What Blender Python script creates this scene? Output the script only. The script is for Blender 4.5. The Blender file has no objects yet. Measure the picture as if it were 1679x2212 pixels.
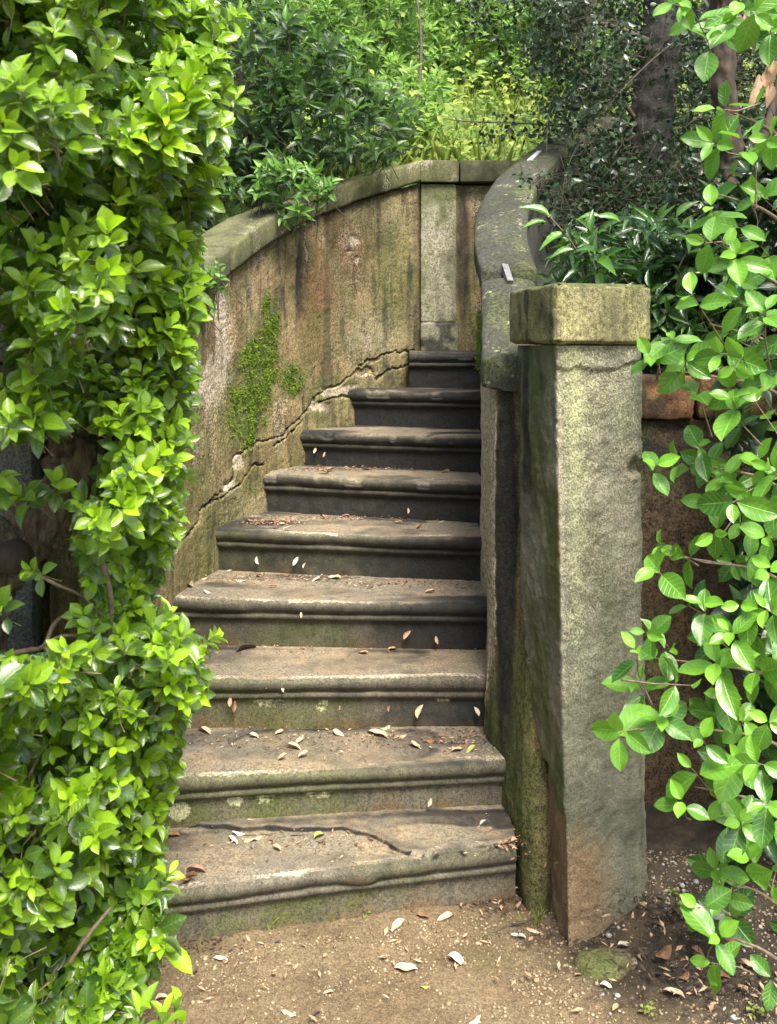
import bpy, math, random
import numpy as np
from mathutils import Matrix, Vector

S = bpy.context.scene
COL = S.collection
rnd = random.Random(7)
rng = np.random.default_rng(7)

# ------------------------------------------------------------------ camera, world, sun, exposure
F, CX, HY, EYE = 2100.0, 839.5, 740.0, 1.554        # focal length and eye line measured on the photograph
cam_d = bpy.data.cameras.new('camera')
cam = bpy.data.objects.new('camera', cam_d)
COL.objects.link(cam)
cam.location = (0, 0, EYE)
cam.rotation_euler = (math.pi / 2, 0, 0)
cam_d.sensor_fit = 'AUTO'
cam_d.sensor_width = 36
cam_d.lens = F / 2212 * 36
cam_d.shift_y = -(1106 - HY) / 2212
cam_d.clip_end = 400
cam_d.dof.use_dof = True
cam_d.dof.focus_distance = 3.4
cam_d.dof.aperture_fstop = 9.0
S.camera = cam

SUN_EL, SUN_AZ = math.radians(58), math.radians(158)   # azimuth: clockwise from +Y
world = bpy.data.worlds.new('World')
S.world = world
world.use_nodes = True
wn = world.node_tree
sky = wn.nodes.new('ShaderNodeTexSky')
sky.sky_type = 'NISHITA'
sky.sun_disc = False
sky.sun_elevation = SUN_EL
sky.sun_rotation = SUN_AZ
sky.air_density = 1.0
sky.dust_density = 4.0
sky.ozone_density = 1.0
bg = wn.nodes['Background']
bg.inputs[1].default_value = 0.1
wn.links.new(sky.outputs[0], bg.inputs[0])

sun_d = bpy.data.lights.new('sun', 'SUN')
sun_d.energy = 3.0
sun_d.angle = math.radians(26)
sun_d.color = (1.0, 0.95, 0.86)
sun = bpy.data.objects.new('sun', sun_d)
COL.objects.link(sun)
sd = Vector((math.sin(SUN_AZ) * math.cos(SUN_EL), math.cos(SUN_AZ) * math.cos(SUN_EL), math.sin(SUN_EL)))
sun.rotation_euler = sd.to_track_quat('Z', 'Y').to_euler()
sun.location = (-2, -4, 8)

S.view_settings.view_transform = 'Standard'
S.view_settings.look = 'None'
S.view_settings.gamma = 1
S.view_settings.use_curve_mapping = False
S.view_settings.exposure = 1.8
try:
    S.cycles.max_bounces = 7
    S.cycles.transmission_bounces = 4
    S.cycles.diffuse_bounces = 4
except Exception:
    pass

# ------------------------------------------------------------------ maths helpers
def W(px, py, D):
    return np.array([(px - CX) * D / F, D, EYE - (py - HY) * D / F])

def on_z(px, py, z):                       # where the line of sight meets the level z
    D = (EYE - z) * F / (py - HY)
    return np.array([(px - CX) * D / F, D, z])

def pix(P):
    return CX + F * P[:, 0] / P[:, 1], HY - F * (P[:, 2] - EYE) / P[:, 1]

def _h(ix, iy, iz, seed):
    h = (ix.astype(np.int64) * 374761393 + iy.astype(np.int64) * 668265263 + iz.astype(np.int64) * 2147483647 + seed * 974711) & 0xffffffff
    h = ((h ^ (h >> 13)) * 1274126177) & 0xffffffff
    h = ((h ^ (h >> 16)) * 2246822519) & 0xffffffff
    return ((h ^ (h >> 15)) & 0xffff) / 65535.0

def vnoise(P, seed=0):
    P = np.asarray(P, float)
    i = np.floor(P).astype(np.int64)
    f = P - i
    u = f * f * f * (f * (f * 6 - 15) + 10)
    r = 0
    for dx in (0, 1):
        for dy in (0, 1):
            for dz in (0, 1):
                w = (u[:, 0] if dx else 1 - u[:, 0]) * (u[:, 1] if dy else 1 - u[:, 1]) * (u[:, 2] if dz else 1 - u[:, 2])
                r = r + w * _h(i[:, 0] + dx, i[:, 1] + dy, i[:, 2] + dz, seed)
    return r

def fbm(P, sc, oct=4, seed=0):
    P = np.asarray(P, float) * sc
    a, s, t = 1.0, 0.0, 0.0
    for k in range(oct):
        s = s + a * vnoise(P, seed + k * 17)
        t += a
        a *= 0.5
        P = P * 2.03 + 11.3
    return s / t                                       # 0..1

def displace(P, amp, sc, oct=4, seed=0):
    P = np.asarray(P, float)
    d = np.stack([fbm(P, sc, oct, seed + 100 * k) - 0.5 for k in range(3)], 1)
    return P + 2 * amp * d

def sstep(a, b, x):
    t = np.clip((x - a) / (b - a), 0, 1)
    return t * t * (3 - 2 * t)

def seg_dist(x, y, pts):
    best = np.full(x.shape, 1e9)
    for (ax, ay), (bx, by) in zip(pts[:-1], pts[1:]):
        vx, vy = bx - ax, by - ay
        t = np.clip(((x - ax) * vx + (y - ay) * vy) / (vx * vx + vy * vy + 1e-9), 0, 1)
        best = np.minimum(best, np.hypot(x - ax - t * vx, y - ay - t * vy))
    return best

def blob(x, y, cx, cy, rx, ry=None, soft=0.5):
    ry = ry or rx
    d = np.hypot((x - cx) / rx, (y - cy) / ry)
    return 1 - sstep(1 - soft, 1 + soft, d)

def catmull(pts, n):
    pts = [np.array(p, float) for p in pts]
    P = [2 * pts[0] - pts[1]] + pts + [2 * pts[-1] - pts[-2]]
    out = []
    for i in range(1, len(P) - 2):
        for k in range(n):
            t = k / n
            a, b, c, d = P[i - 1], P[i], P[i + 1], P[i + 2]
            out.append(0.5 * (2 * b + (c - a) * t + (2 * a - 5 * b + 4 * c - d) * t * t + (3 * b - a - 3 * c + d) * t ** 3))
    out.append(pts[-1])
    return np.array(out)

def resample(path, step):
    d = np.r_[0, np.cumsum(np.linalg.norm(np.diff(path[:, :2], axis=0), axis=1))]
    n = max(2, int(d[-1] / step) + 1)
    t = np.linspace(0, d[-1], n)
    return np.stack([np.interp(t, d, path[:, k]) for k in range(path.shape[1])], 1), t

# ------------------------------------------------------------------ object helpers
def make_mesh(name, V, Fc, attrs=None, mat=None, smooth=True, uv=None):
    me = bpy.data.meshes.new(name)
    V = np.ascontiguousarray(V, np.float32)
    if isinstance(Fc, np.ndarray):
        k = Fc.shape[1]
        me.vertices.add(len(V))
        me.vertices.foreach_set('co', V.ravel())
        me.loops.add(Fc.size)
        me.loops.foreach_set('vertex_index', Fc.ravel().astype(np.int32))
        me.polygons.add(len(Fc))
        me.polygons.foreach_set('loop_start', np.arange(0, Fc.size, k, dtype=np.int32))
        me.polygons.foreach_set('loop_total', np.full(len(Fc), k, np.int32))
        me.update(calc_edges=True)
    else:
        me.from_pydata([tuple(v) for v in V.tolist()], [], Fc)
    if smooth:
        me.polygons.foreach_set('use_smooth', np.ones(len(me.polygons), bool))
    if uv is not None:
        L = me.uv_layers.new(name='UVMap')
        idx = np.empty(len(me.loops), np.int32)
        me.loops.foreach_get('vertex_index', idx)
        L.data.foreach_set('uv', np.ascontiguousarray(uv[idx], np.float32).ravel())
    for k, a in (attrs or {}).items():
        at = me.attributes.new(k, 'FLOAT', 'POINT')
        at.data.foreach_set('value', np.ascontiguousarray(a, np.float32))
    if mat:
        me.materials.append(mat)
    me.validate()
    me.update()
    return me

def grid_faces(nr, nc, wrap=False):
    r, c = np.meshgrid(np.arange(nr - 1), np.arange(nc if wrap else nc - 1), indexing='ij')
    r, c = r.ravel(), c.ravel()
    c2 = (c + 1) % nc
    return np.stack([r * nc + c, r * nc + c2, (r + 1) * nc + c2, (r + 1) * nc + c], 1)

def ploc(parent):
    p = Vector((0, 0, 0))
    while parent is not None:
        p = p + parent.location
        parent = parent.parent
    return np.array(p)

def obj(name, V, Fc, mat, parent=None, kind=None, attrs=None, smooth=True, uv=None, origin=None, label=None):
    V = np.asarray(V, float)
    o0 = np.array(origin, float) if origin is not None else (ploc(parent) if parent is not None else np.zeros(3))
    me = make_mesh(name, V - o0, Fc, attrs, mat, smooth, uv)
    o = bpy.data.objects.new(name, me)
    COL.objects.link(o)
    o.parent = parent
    o.location = Vector(o0 - (ploc(parent) if parent is not None else 0))
    if kind: o['kind'] = kind
    if label: o['label'] = label
    return o

def tag(o, label, cat, group=None):
    o['label'] = label
    o['category'] = cat
    if group: o['group'] = group
    return o

def fix_normals(o):
    import bmesh
    bm = bmesh.new(); bm.from_mesh(o.data); bmesh.ops.recalc_face_normals(bm, faces=bm.faces); bm.to_mesh(o.data); bm.free()
    return o

def thing(name, loc, label, cat, group=None):
    o = bpy.data.objects.new(name, None)
    o.empty_display_size = 0.1
    COL.objects.link(o)
    o.location = Vector([float(v) for v in loc])
    return tag(o, label, cat, group)

class Batch:
    def __init__(s): s.V, s.F, s.n = [], [], 0
    def add(s, V, Fc):
        s.V.append(np.asarray(V, float)); s.F.append(np.asarray(Fc) + s.n); s.n += len(V)
    def data(s): return np.concatenate(s.V), np.concatenate(s.F)

def tube(path, radii, sides=6, seed=0, rough=0.0):
    path = np.asarray(path, float)
    n = len(path)
    T = np.gradient(path, axis=0)
    T /= np.linalg.norm(T, axis=1)[:, None] + 1e-9
    ref = np.array([0.31, 0.2, 0.93]) if abs(T[0, 2]) < 0.85 else np.array([1.0, 0.1, 0])
    N = np.cross(T, ref); N /= np.linalg.norm(N, axis=1)[:, None] + 1e-9
    B = np.cross(T, N)
    a = np.linspace(0, 2 * math.pi, sides, endpoint=False)
    r = np.interp(np.linspace(0, 1, n), np.linspace(0, 1, len(radii)), radii)
    V = path[:, None, :] + r[:, None, None] * (np.cos(a)[None, :, None] * N[:, None, :] + np.sin(a)[None, :, None] * B[:, None, :])
    V = V.reshape(-1, 3)
    if rough:
        q = V * np.array([1, 1, 0.35])
        dv = V - np.repeat(path, sides, 0)
        V = V + dv * (2 * rough * (fbm(q, 60, 3, seed) - 0.5))[:, None] + dv * (1.6 * rough * (fbm(V, 14, 3, seed + 5) - 0.5))[:, None]
    return V, grid_faces(n, sides, True)

# ------------------------------------------------------------------ materials
class NT:
    def __init__(s, name):
        s.m = bpy.data.materials.new(name); s.m.use_nodes = True
        s.t = s.m.node_tree; s.t.nodes.clear()
        s.out = s.t.nodes.new('ShaderNodeOutputMaterial')
    def n(s, typ, **kw):
        nd = s.t.nodes.new('ShaderNode' + typ)
        for k, v in kw.items(): setattr(nd, k, v)
        return nd
    def l(s, a, b): s.t.links.new(a, b)
    def val(s, nd, i, v):
        if hasattr(v, 'is_output'): s.l(v, nd.inputs[i])
        else: nd.inputs[i].default_value = v
    def math(s, op, a, b=0.0, clamp=False):
        nd = s.n('Math', operation=op, use_clamp=clamp); s.val(nd, 0, a); s.val(nd, 1, b); return nd.outputs[0]
    def noise(s, vec, sc, det=6, rough=0.55, dist=0.0):
        nd = s.n('TexNoise'); s.l(vec, nd.inputs['Vector'])
        nd.inputs['Scale'].default_value = sc; nd.inputs['Detail'].default_value = det
        nd.inputs['Roughness'].default_value = rough; nd.inputs['Distortion'].default_value = dist
        return nd.outputs[0]
    def mapr(s, x, a, b, c=0.0, d=1.0, smooth=True):
        nd = s.n('MapRange'); nd.interpolation_type = 'SMOOTHSTEP' if smooth else 'LINEAR'
        s.val(nd, 0, x); nd.inputs[1].default_value = a; nd.inputs[2].default_value = b
        nd.inputs[3].default_value = c; nd.inputs[4].default_value = d
        return nd.outputs[0]
    def mix(s, f, a, b, blend='MIX'):
        nd = s.n('Mix', data_type='RGBA', blend_type=blend)
        s.val(nd, 0, f)
        for i, v in ((6, a), (7, b)):
            if hasattr(v, 'is_output'): s.l(v, nd.inputs[i])
            else: nd.inputs[i].default_value = (*v, 1)
        return nd.outputs[2]
    def attr(s, name):
        nd = s.n('Attribute', attribute_name=name); return nd.outputs['Fac']
    def scaled(s, vec, sc):
        nd = s.n('VectorMath', operation='MULTIPLY'); s.l(vec, nd.inputs[0]); nd.inputs[1].default_value = sc
        return nd.outputs[0]

DARK, MOSS, MOSSY, LICHEN, PALE, RUST = (0.010, 0.011, 0.012), (0.072, 0.088, 0.024), (0.095, 0.105, 0.035), (0.36, 0.37, 0.20), (0.38, 0.33, 0.24), (0.135, 0.08, 0.036)

def stone(name, c1, c2, c3, streak=0.5, grain=0.45, bump=0.5, green=0.3, rough=0.85, gsc=90, pits=0.5, bdist=0.006, rust=None):
    t = NT(name)
    pos = t.n('NewGeometry').outputs['Position']
    n1 = t.noise(pos, 5.0, 8, 0.62)
    n2 = t.noise(pos, gsc, 5, 0.7)
    n3 = t.noise(t.scaled(pos, (1, 1, 0.16)), 26, 5, 0.6, 0.4)
    n4 = t.noise(pos, 17, 6, 0.65)
    n5 = t.noise(t.scaled(pos, (1, 1, 0.5)), 2.3, 6, 0.6)
    col = t.mix(t.mapr(n1, 0.38, 0.62), c1, c2)
    col = t.mix(t.math('MULTIPLY', t.mapr(n3, 0.45, 0.68), streak), col, c3)
    col = t.mix(t.math('MULTIPLY', t.mapr(n5, 0.48, 0.66), green), col, MOSSY)
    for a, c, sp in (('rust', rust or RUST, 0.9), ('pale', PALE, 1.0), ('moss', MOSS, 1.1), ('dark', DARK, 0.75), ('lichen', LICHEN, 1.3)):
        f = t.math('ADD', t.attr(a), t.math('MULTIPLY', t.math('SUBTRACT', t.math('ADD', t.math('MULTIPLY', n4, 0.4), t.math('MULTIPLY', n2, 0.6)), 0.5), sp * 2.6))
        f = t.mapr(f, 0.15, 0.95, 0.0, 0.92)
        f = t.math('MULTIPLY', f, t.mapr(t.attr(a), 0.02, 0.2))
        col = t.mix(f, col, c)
    col = t.mix(t.mapr(t.attr('line'), 0.25, 0.7), col, (0.012, 0.010, 0.008))
    n6 = t.noise(pos, gsc * 3.2, 3, 0.6)
    g = t.math('ADD', t.mapr(n2, 0.36, 0.64, 1 - grain, 1 + grain * 0.7), t.mapr(n6, 0.36, 0.64, -grain * .75, grain * .95))
    g = t.math('MAXIMUM', g, 0.12)
    gc = t.n('CombineColor'); [t.l(g, gc.inputs[i]) for i in range(3)]
    col = t.mix(1.0, col, gc.outputs[0], 'MULTIPLY')
    vo = t.n('TexVoronoi'); t.l(pos, vo.inputs['Vector']); vo.inputs['Scale'].default_value = gsc * 0.8
    spk = t.mapr(vo.outputs['Distance'], 0.05, 0.3, 1.0, 0.0)
    col = t.mix(t.math('MULTIPLY', t.math('MULTIPLY', spk, t.mapr(n4, 0.5, 0.62)), pits), col, DARK)
    bs = t.n('BsdfPrincipled')
    t.l(col, bs.inputs['Base Color'])
    bs.inputs['Roughness'].default_value = rough
    bs.inputs['Specular IOR Level'].default_value = 0.3
    h = t.math('ADD', t.math('MULTIPLY', n2, 0.6), t.math('MULTIPLY', n4, 1.0))
    h = t.math('SUBTRACT', h, t.math('MULTIPLY', spk, 0.25 * pits))
    bp = t.n('Bump'); bp.inputs['Strength'].default_value = bump; bp.inputs['Distance'].default_value = bdist
    t.l(h, bp.inputs['Height']); t.l(bp.outputs[0], bs.inputs['Normal'])
    t.l(bs.outputs[0], t.out.inputs[0])
    return t.m

def simple(name, c1, c2, sc=30, rough=0.8, bump=0.4, bd=0.004, streak=(1, 1, 1), metal=0.0):
    t = NT(name)
    pos = t.n('NewGeometry').outputs['Position']
    v = t.scaled(pos, streak)
    n1 = t.noise(v, sc, 6, 0.65)
    n2 = t.noise(v, sc * 5, 4, 0.6)
    col = t.mix(t.mapr(n1, 0.35, 0.65), c1, c2)
    bs = t.n('BsdfPrincipled'); t.l(col, bs.inputs['Base Color'])
    bs.inputs['Roughness'].default_value = rough; bs.inputs['Metallic'].default_value = metal
    bp = t.n('Bump'); bp.inputs['Strength'].default_value = bump; bp.inputs['Distance'].default_value = bd
    t.l(t.math('ADD', n1, t.math('MULTIPLY', n2, 0.4)), bp.inputs['Height']); t.l(bp.outputs[0], bs.inputs['Normal'])
    t.l(bs.outputs[0], t.out.inputs[0])
    return t.m

def leafmat(name, old, young, rough=0.36, trans=0.35, spec=0.5, veins=8.0, vs=0.5, back=0.35, spot=0.0, under=None):
    t = NT(name)
    uvn = t.n('UVMap'); sep = t.n('SeparateXYZ'); t.l(uvn.outputs[0], sep.inputs[0])
    u = t.math('ABSOLUTE', t.math('SUBTRACT', sep.outputs[0], 0.5)); v = sep.outputs[1]
    mid = t.mapr(u, 0.0, 0.045, 1.0, 0.0)
    ph = t.math('MULTIPLY', t.math('SUBTRACT', v, t.math('MULTIPLY', u, 0.45)), veins * 6.283)
    vein = t.mapr(t.math('SINE', ph), 0.75, 1.0)
    allv = t.math('MAXIMUM', mid, t.math('MULTIPLY', vein, 0.5))
    tint = t.attr('tint')
    pos = t.n('NewGeometry')
    nz = t.noise(pos.outputs['Position'], 45, 4, 0.6)
    f = t.math('ADD', tint, t.math('MULTIPLY', t.math('SUBTRACT', nz, 0.5), 0.35), True)
    col = t.mix(f, old, young)
    lite = tuple(min(1, c * 1.5 + 0.03) for c in young)
    col = t.mix(t.math('MULTIPLY', allv, vs), col, lite)
    if spot:
        col = t.mix(t.math('MULTIPLY', t.mapr(nz, 0.62, 0.72), spot), col, (0.2, 0.1, 0.03))
    pale = under or tuple(min(1, c * 0.9 + 0.06) for c in young)
    col = t.mix(t.math('MULTIPLY', pos.outputs['Backfacing'], back), col, pale)
    bs = t.n('BsdfPrincipled'); t.l(col, bs.inputs['Base Color'])
    bs.inputs['Roughness'].default_value = rough
    bs.inputs['Specular IOR Level'].default_value = spec
    bp = t.n('Bump'); bp.inputs['Strength'].default_value = 0.6; bp.inputs['Distance'].default_value = 0.0012
    bp.invert = True
    t.l(allv, bp.inputs['Height']); t.l(bp.outputs[0], bs.inputs['Normal'])
    tr = t.n('BsdfTranslucent')
    tc = t.mix(0.5, col, tuple(min(1, c * 1.6) for c in young))
    t.l(tc, tr.inputs[0])
    mx = t.n('MixShader'); mx.inputs[0].default_value = trans
    t.l(bs.outputs[0], mx.inputs[1]); t.l(tr.outputs[0], mx.inputs[2])
    t.l(mx.outputs[0], t.out.inputs[0])
    return t.m

M = {}
M['plaster'] = stone('weathered_plaster', (0.25, 0.19, 0.095), (0.16, 0.122, 0.058), (0.058, 0.05, 0.03), 1.0, 0.6, 0.6, 0.6, gsc=130, pits=0.7, bdist=0.005)
M['wallcap'] = stone('mossy_coping', (0.085, 0.087, 0.04), (0.125, 0.12, 0.062), (0.045, 0.05, 0.022), 0.45, 0.35, 0.5, 0.5, gsc=120)
M['pilaster'] = stone('grey_plaster', (0.25, 0.24, 0.17), (0.18, 0.175, 0.10), (0.12, 0.11, 0.06), 0.4, 0.45, 0.8, 0.4, gsc=90)
M['pillar'] = stone('grey_sandstone', (0.21, 0.21, 0.15), (0.15, 0.15, 0.105), (0.10, 0.095, 0.05), 0.45, 0.35, 1.0, 0.5, gsc=190, bdist=0.007, pits=0.6, rust=(0.24, 0.165, 0.09))
M['pillarcap'] = stone('lichened_sandstone', (0.29, 0.27, 0.12), (0.20, 0.185, 0.09), (0.085, 0.085, 0.035), 0.5, 0.45, 0.8, 0.5, gsc=90, pits=0.6)
M['coping'] = stone('dark_coping', (0.032, 0.035, 0.024), (0.048, 0.05, 0.036), (0.02, 0.023, 0.015), 0.3, 0.35, 0.7, 0.25, gsc=90, pits=0.4)
M['parapet'] = stone('mossy_render', (0.15, 0.115, 0.05), (0.09, 0.085, 0.03), (0.03, 0.035, 0.014), 0.8, 0.5, 0.8, 0.6, gsc=80)
M['step'] = stone('step_stone', (0.085, 0.077, 0.052), (0.12, 0.105, 0.075), (0.04, 0.04, 0.031), 0.5, 0.4, 0.6, 0.45, gsc=110, bdist=0.004)
M['tread'] = stone('dusty_tread', (0.215, 0.165, 0.105), (0.165, 0.142, 0.104), (0.09, 0.082, 0.062), 0.45, 0.4, 0.7, 0.10, gsc=120, bdist=0.004)
M['earthwall'] = stone('earth_render', (0.115, 0.075, 0.044), (0.07, 0.048, 0.03), (0.035, 0.033, 0.018), 0.4, 0.5, 1.0, 0.3, gsc=60)
M['terracotta'] = stone('terracotta_brick', (0.20, 0.105, 0.045), (0.15, 0.075, 0.033), (0.09, 0.05, 0.025), 0.5, 0.4, 0.9, 0.25, gsc=90)
M['greystone'] = stone('dark_grey_stone', (0.12, 0.12, 0.11), (0.085, 0.085, 0.08), (0.05, 0.05, 0.045), 0.4, 0.45, 0.7, 0.15, gsc=130)
M['soil'] = stone('gravelly_soil', (0.112, 0.08, 0.044), (0.158, 0.116, 0.067), (0.07, 0.05, 0.028), 0.25, 0.4, 1.0, 0.05, gsc=150, pits=0.5, bdist=0.006)
M['hill'] = stone('green_bank', (0.06, 0.11, 0.02), (0.10, 0.15, 0.03), (0.05, 0.06, 0.02), 0.3, 0.5, 1.0, 0.3, gsc=40)
M['pebble'] = simple('pebble', (0.38, 0.29, 0.18), (0.13, 0.09, 0.05), 25, 0.8, 0.2)
M['pebble2'] = simple('grey_pebble', (0.36, 0.35, 0.33), (0.24, 0.22, 0.20), 25, 0.7, 0.2)
M['rock'] = stone('mossy_rock', (0.17, 0.14, 0.08), (0.12, 0.11, 0.05), (0.07, 0.08, 0.03), 0.3, 0.4, 0.9, 0.6, gsc=70)
M['bark'] = simple('bark', (0.15, 0.11, 0.075), (0.04, 0.028, 0.02), 45, 0.9, 1.0, 0.014, (1, 1, 0.25))
M['darkbark'] = simple('dark_bark', (0.024, 0.020, 0.016), (0.009, 0.008, 0.007), 30, 0.9, 1.0, 0.014, (1, 1, 0.25))
M['redbark'] = simple('red_brown_bark', (0.055, 0.035, 0.022), (0.022, 0.014, 0.01), 30, 0.85, 0.7, 0.008, (1, 1, 0.3))
M['twig'] = simple('twig_bark', (0.20, 0.15, 0.10), (0.10, 0.07, 0.045), 60, 0.8, 0.5, 0.002)
M['darktwig'] = simple('dark_twig', (0.08, 0.06, 0.04), (0.035, 0.03, 0.02), 60, 0.8, 0.5, 0.002)
M['iron'] = simple('grey_iron', (0.22, 0.22, 0.21), (0.13, 0.13, 0.13), 60, 0.45, 0.3, 0.002, metal=0.3)
M['zinc'] = simple('pale_metal', (0.75, 0.76, 0.78), (0.6, 0.6, 0.6), 60, 0.4, 0.2, 0.001, metal=0.3)
M['moss'] = simple('moss', (0.17, 0.25, 0.012), (0.06, 0.12, 0.01), 40, 0.9, 0.2)
M['hedge'] = leafmat('glossy_hedge_leaf', (0.016, 0.052, 0.014), (0.34, 0.58, 0.012), 0.3, 0.33, 0.8, 7, 0.22, 0.65, 0.25, (0.24, 0.34, 0.16))
M['oval'] = leafmat('oval_veined_leaf', (0.014, 0.065, 0.012), (0.19, 0.43, 0.035), 0.33, 0.27, 0.6, 7, 0.45, 0.35, 0.15)
M['laurel'] = leafmat('dark_laurel_leaf', (0.014, 0.028, 0.015), (0.16, 0.34, 0.05), 0.38, 0.25, 0.45, 7, 0.18, 0.2)
M['bright'] = leafmat('bright_shrub_leaf', (0.03, 0.09, 0.018), (0.26, 0.44, 0.08), 0.42, 0.4, 0.45, 7, 0.2)
M['weed'] = leafmat('yellow_green_weed', (0.06, 0.15, 0.02), (0.42, 0.50, 0.12), 0.5, 0.4, 0.3, 6, 0.2)
M['tiny'] = leafmat('small_dark_leaf', (0.007, 0.017, 0.008), (0.035, 0.10, 0.015), 0.3, 0.12, 0.45, 5, 0.15, 0.2)
M['glossy'] = leafmat('glossy_dark_leaf', (0.010, 0.027, 0.013), (0.12, 0.30, 0.03), 0.25, 0.2, 0.6, 6, 0.15, 0.2)
def dry(name, c1, c2):
    t = NT(name)
    uvn = t.n('UVMap'); sep = t.n('SeparateXYZ'); t.l(uvn.outputs[0], sep.inputs[0])
    u = t.math('ABSOLUTE', t.math('SUBTRACT', sep.outputs[0], 0.5))
    n = t.noise(t.n('NewGeometry').outputs['Position'], 60, 5, 0.6)
    col = t.mix(t.mapr(n, 0.35, 0.65), c1, c2)
    col = t.mix(t.mapr(u, 0.0, 0.05, 0.45, 0.0), col, tuple(c * 0.6 for c in c2))
    bs = t.n('BsdfPrincipled'); t.l(col, bs.inputs['Base Color']); bs.inputs['Roughness'].default_value = 0.6
    t.l(bs.outputs[0], t.out.inputs[0]); return t.m
M['dry_pale'] = dry('pale_dry_leaf', (0.46, 0.37, 0.25), (0.34, 0.25, 0.15))
M['dry_white'] = dry('whitish_dry_leaf', (0.56, 0.52, 0.43), (0.42, 0.37, 0.29))
M['dry_brown'] = dry('brown_dry_leaf', (0.23, 0.12, 0.06), (0.13, 0.065, 0.03))
M['dry_dark'] = dry('dark_dry_leaf', (0.07, 0.045, 0.03), (0.04, 0.028, 0.02))
M['dry_green'] = dry('fallen_green_leaf', (0.25, 0.36, 0.06), (0.30, 0.32, 0.08))
M['dry_tan'] = dry('tan_dry_leaf', (0.44, 0.29, 0.18), (0.30, 0.19, 0.11))

def mask_rand(P, sc, a, b, seed):
    return sstep(a, b, fbm(P, sc, 4, seed))

# ------------------------------------------------------------------ plan of the place
WALL = [(-.87, 2.48), (-.84, 2.75), (-.80, 3.05), (-.755, 3.36), (-.675, 3.72), (-.53, 4.07), (-.36, 4.33), (-.14, 4.56), (.06, 4.72), (.146, 4.775)]
WZ = [1.46, 1.47, 1.50, 1.626, 1.770, 1.955, 2.094, 2.216, 2.300, 2.335]
wall3 = np.array([(a, b, c) for (a, b), c in zip(WALL, WZ)])
wpath, wt = resample(catmull(wall3, 16), 0.0045)
PAR = [(.296, 3.0, 1.51), (.318, 3.2, 1.65), (.333, 3.4, 1.78), (.327, 3.58, 1.90), (.349, 3.75, 2.02), (.40, 3.92, 2.12), (.47, 4.10, 2.218), (.637, 4.42, 2.385), (.80, 4.62, 2.50), (.95, 4.80, 2.60), (1.02, 4.93, 2.63)]
ppath, pt = resample(catmull(np.array(PAR), 16), 0.01)

def hill_z(x, y):
    return 1.40 + 0.5 * np.maximum(y - 3.05, 0) + 0.12 * (y > 3.0) * (fbm(np.stack([x, y, x * 0], 1), 0.8, 3, 3) - 0.5)

# ------------------------------------------------------------------ ground and hillside
def ax(a, b, f0, f1, fine, coarse):
    L = [f0]
    while L[-1] < f1: L.append(L[-1] + fine)
    s = coarse
    R = [L[-1] + s]
    while R[-1] < b: s *= 1.35; R.append(R[-1] + s)
    s = coarse; Q = [L[0] - s]
    while Q[-1] > a: s *= 1.35; Q.append(Q[-1] - s)
    return np.array(Q[::-1] + L + R)

def ground_z(x, y):
    P = np.stack([x, y, x * 0], 1)
    z = 0.022 * (fbm(P, 3, 3, 1) - 0.5) + 0.014 * (fbm(P, 22, 4, 2) - 0.5) + 0.006 * (fbm(P, 90, 2, 4) - 0.5)
    m = sstep(0.50, 0.75, x) * sstep(2.28, 2.75, y)
    z = z + 0.13 * m * (0.7 + 0.6 * fbm(P, 9, 3, 8)) + 0.025 * sstep(0.35, 0.9, x) * (1 - m) * sstep(1.9, 2.6, y)
    z = z + 0.012 * sstep(2.35, 2.6, y) * (1 - sstep(0.3, 0.4, x))
    return z

gx, gy = ax(-60, 60, -0.95, 1.15, 0.006, 0.05), ax(-60, 90, 1.55, 3.0, 0.006, 0.05)
GX, GY = np.meshgrid(gx, gy)
x, y = GX.ravel(), GY.ravel()
z = ground_z(x, y)
P = np.stack([x, y, z], 1)
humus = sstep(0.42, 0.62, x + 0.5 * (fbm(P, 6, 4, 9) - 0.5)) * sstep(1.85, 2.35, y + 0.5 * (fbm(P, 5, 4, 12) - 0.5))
P2 = np.stack([x, y, z], 1)
ground = obj('ground', P, grid_faces(len(gy), len(gx)), M['soil'], kind='structure',
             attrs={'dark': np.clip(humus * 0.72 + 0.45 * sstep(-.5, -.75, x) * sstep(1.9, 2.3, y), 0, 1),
                    'rust': 0.25 * mask_rand(P, 5, 0.5, 0.62, 5), 'moss': 0.25 * mask_rand(P, 4, 0.58, 0.7, 44) * sstep(2.1, 2.4, y)})

def inside(x, y, poly):
    r = np.zeros(x.shape, bool)
    n = len(poly)
    for i in range(n):
        (x1, y1), (x2, y2) = poly[i], poly[(i + 1) % n]
        c = ((y1 > y) != (y2 > y)) & (x < (x2 - x1) * (y - y1) / (y2 - y1 + 1e-12) + x1)
        r ^= c
    return r

hx, hy = ax(-60, 60, -1.6, 2.6, 0.035, 0.1), ax(2.58, 80, 2.6, 5.6, 0.035, 0.12)
hy = hy[hy > 2.59]
HX, HYY = np.meshgrid(hx, hy)
x, y = HX.ravel(), HYY.ravel()
lw = [(a - 0.11, b + 0.05) for a, b in WALL] + [(0.15, 4.92), (1.05, 4.92)]
rp = [(p[0] + 0.09 + 0.0, p[1] - 0.03) for p in PAR[::-1]] + [(0.48, 2.9), (0.48, 2.0), (-0.98, 2.0)]
low = inside(x, y, lw + rp)
low |= (y < 2.74) & (x < 0) | (y < 3.06) & (x > 0)
hz = np.where(low, -0.25, hill_z(x, y))
hill = obj('hillside', np.stack([x, y, hz], 1), grid_faces(len(hy), len(hx)), M['hill'], kind='structure', attrs={'dark': .95 * sstep(.3, .5, x) * (1 - sstep(4.5, 4.9, y))})

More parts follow.
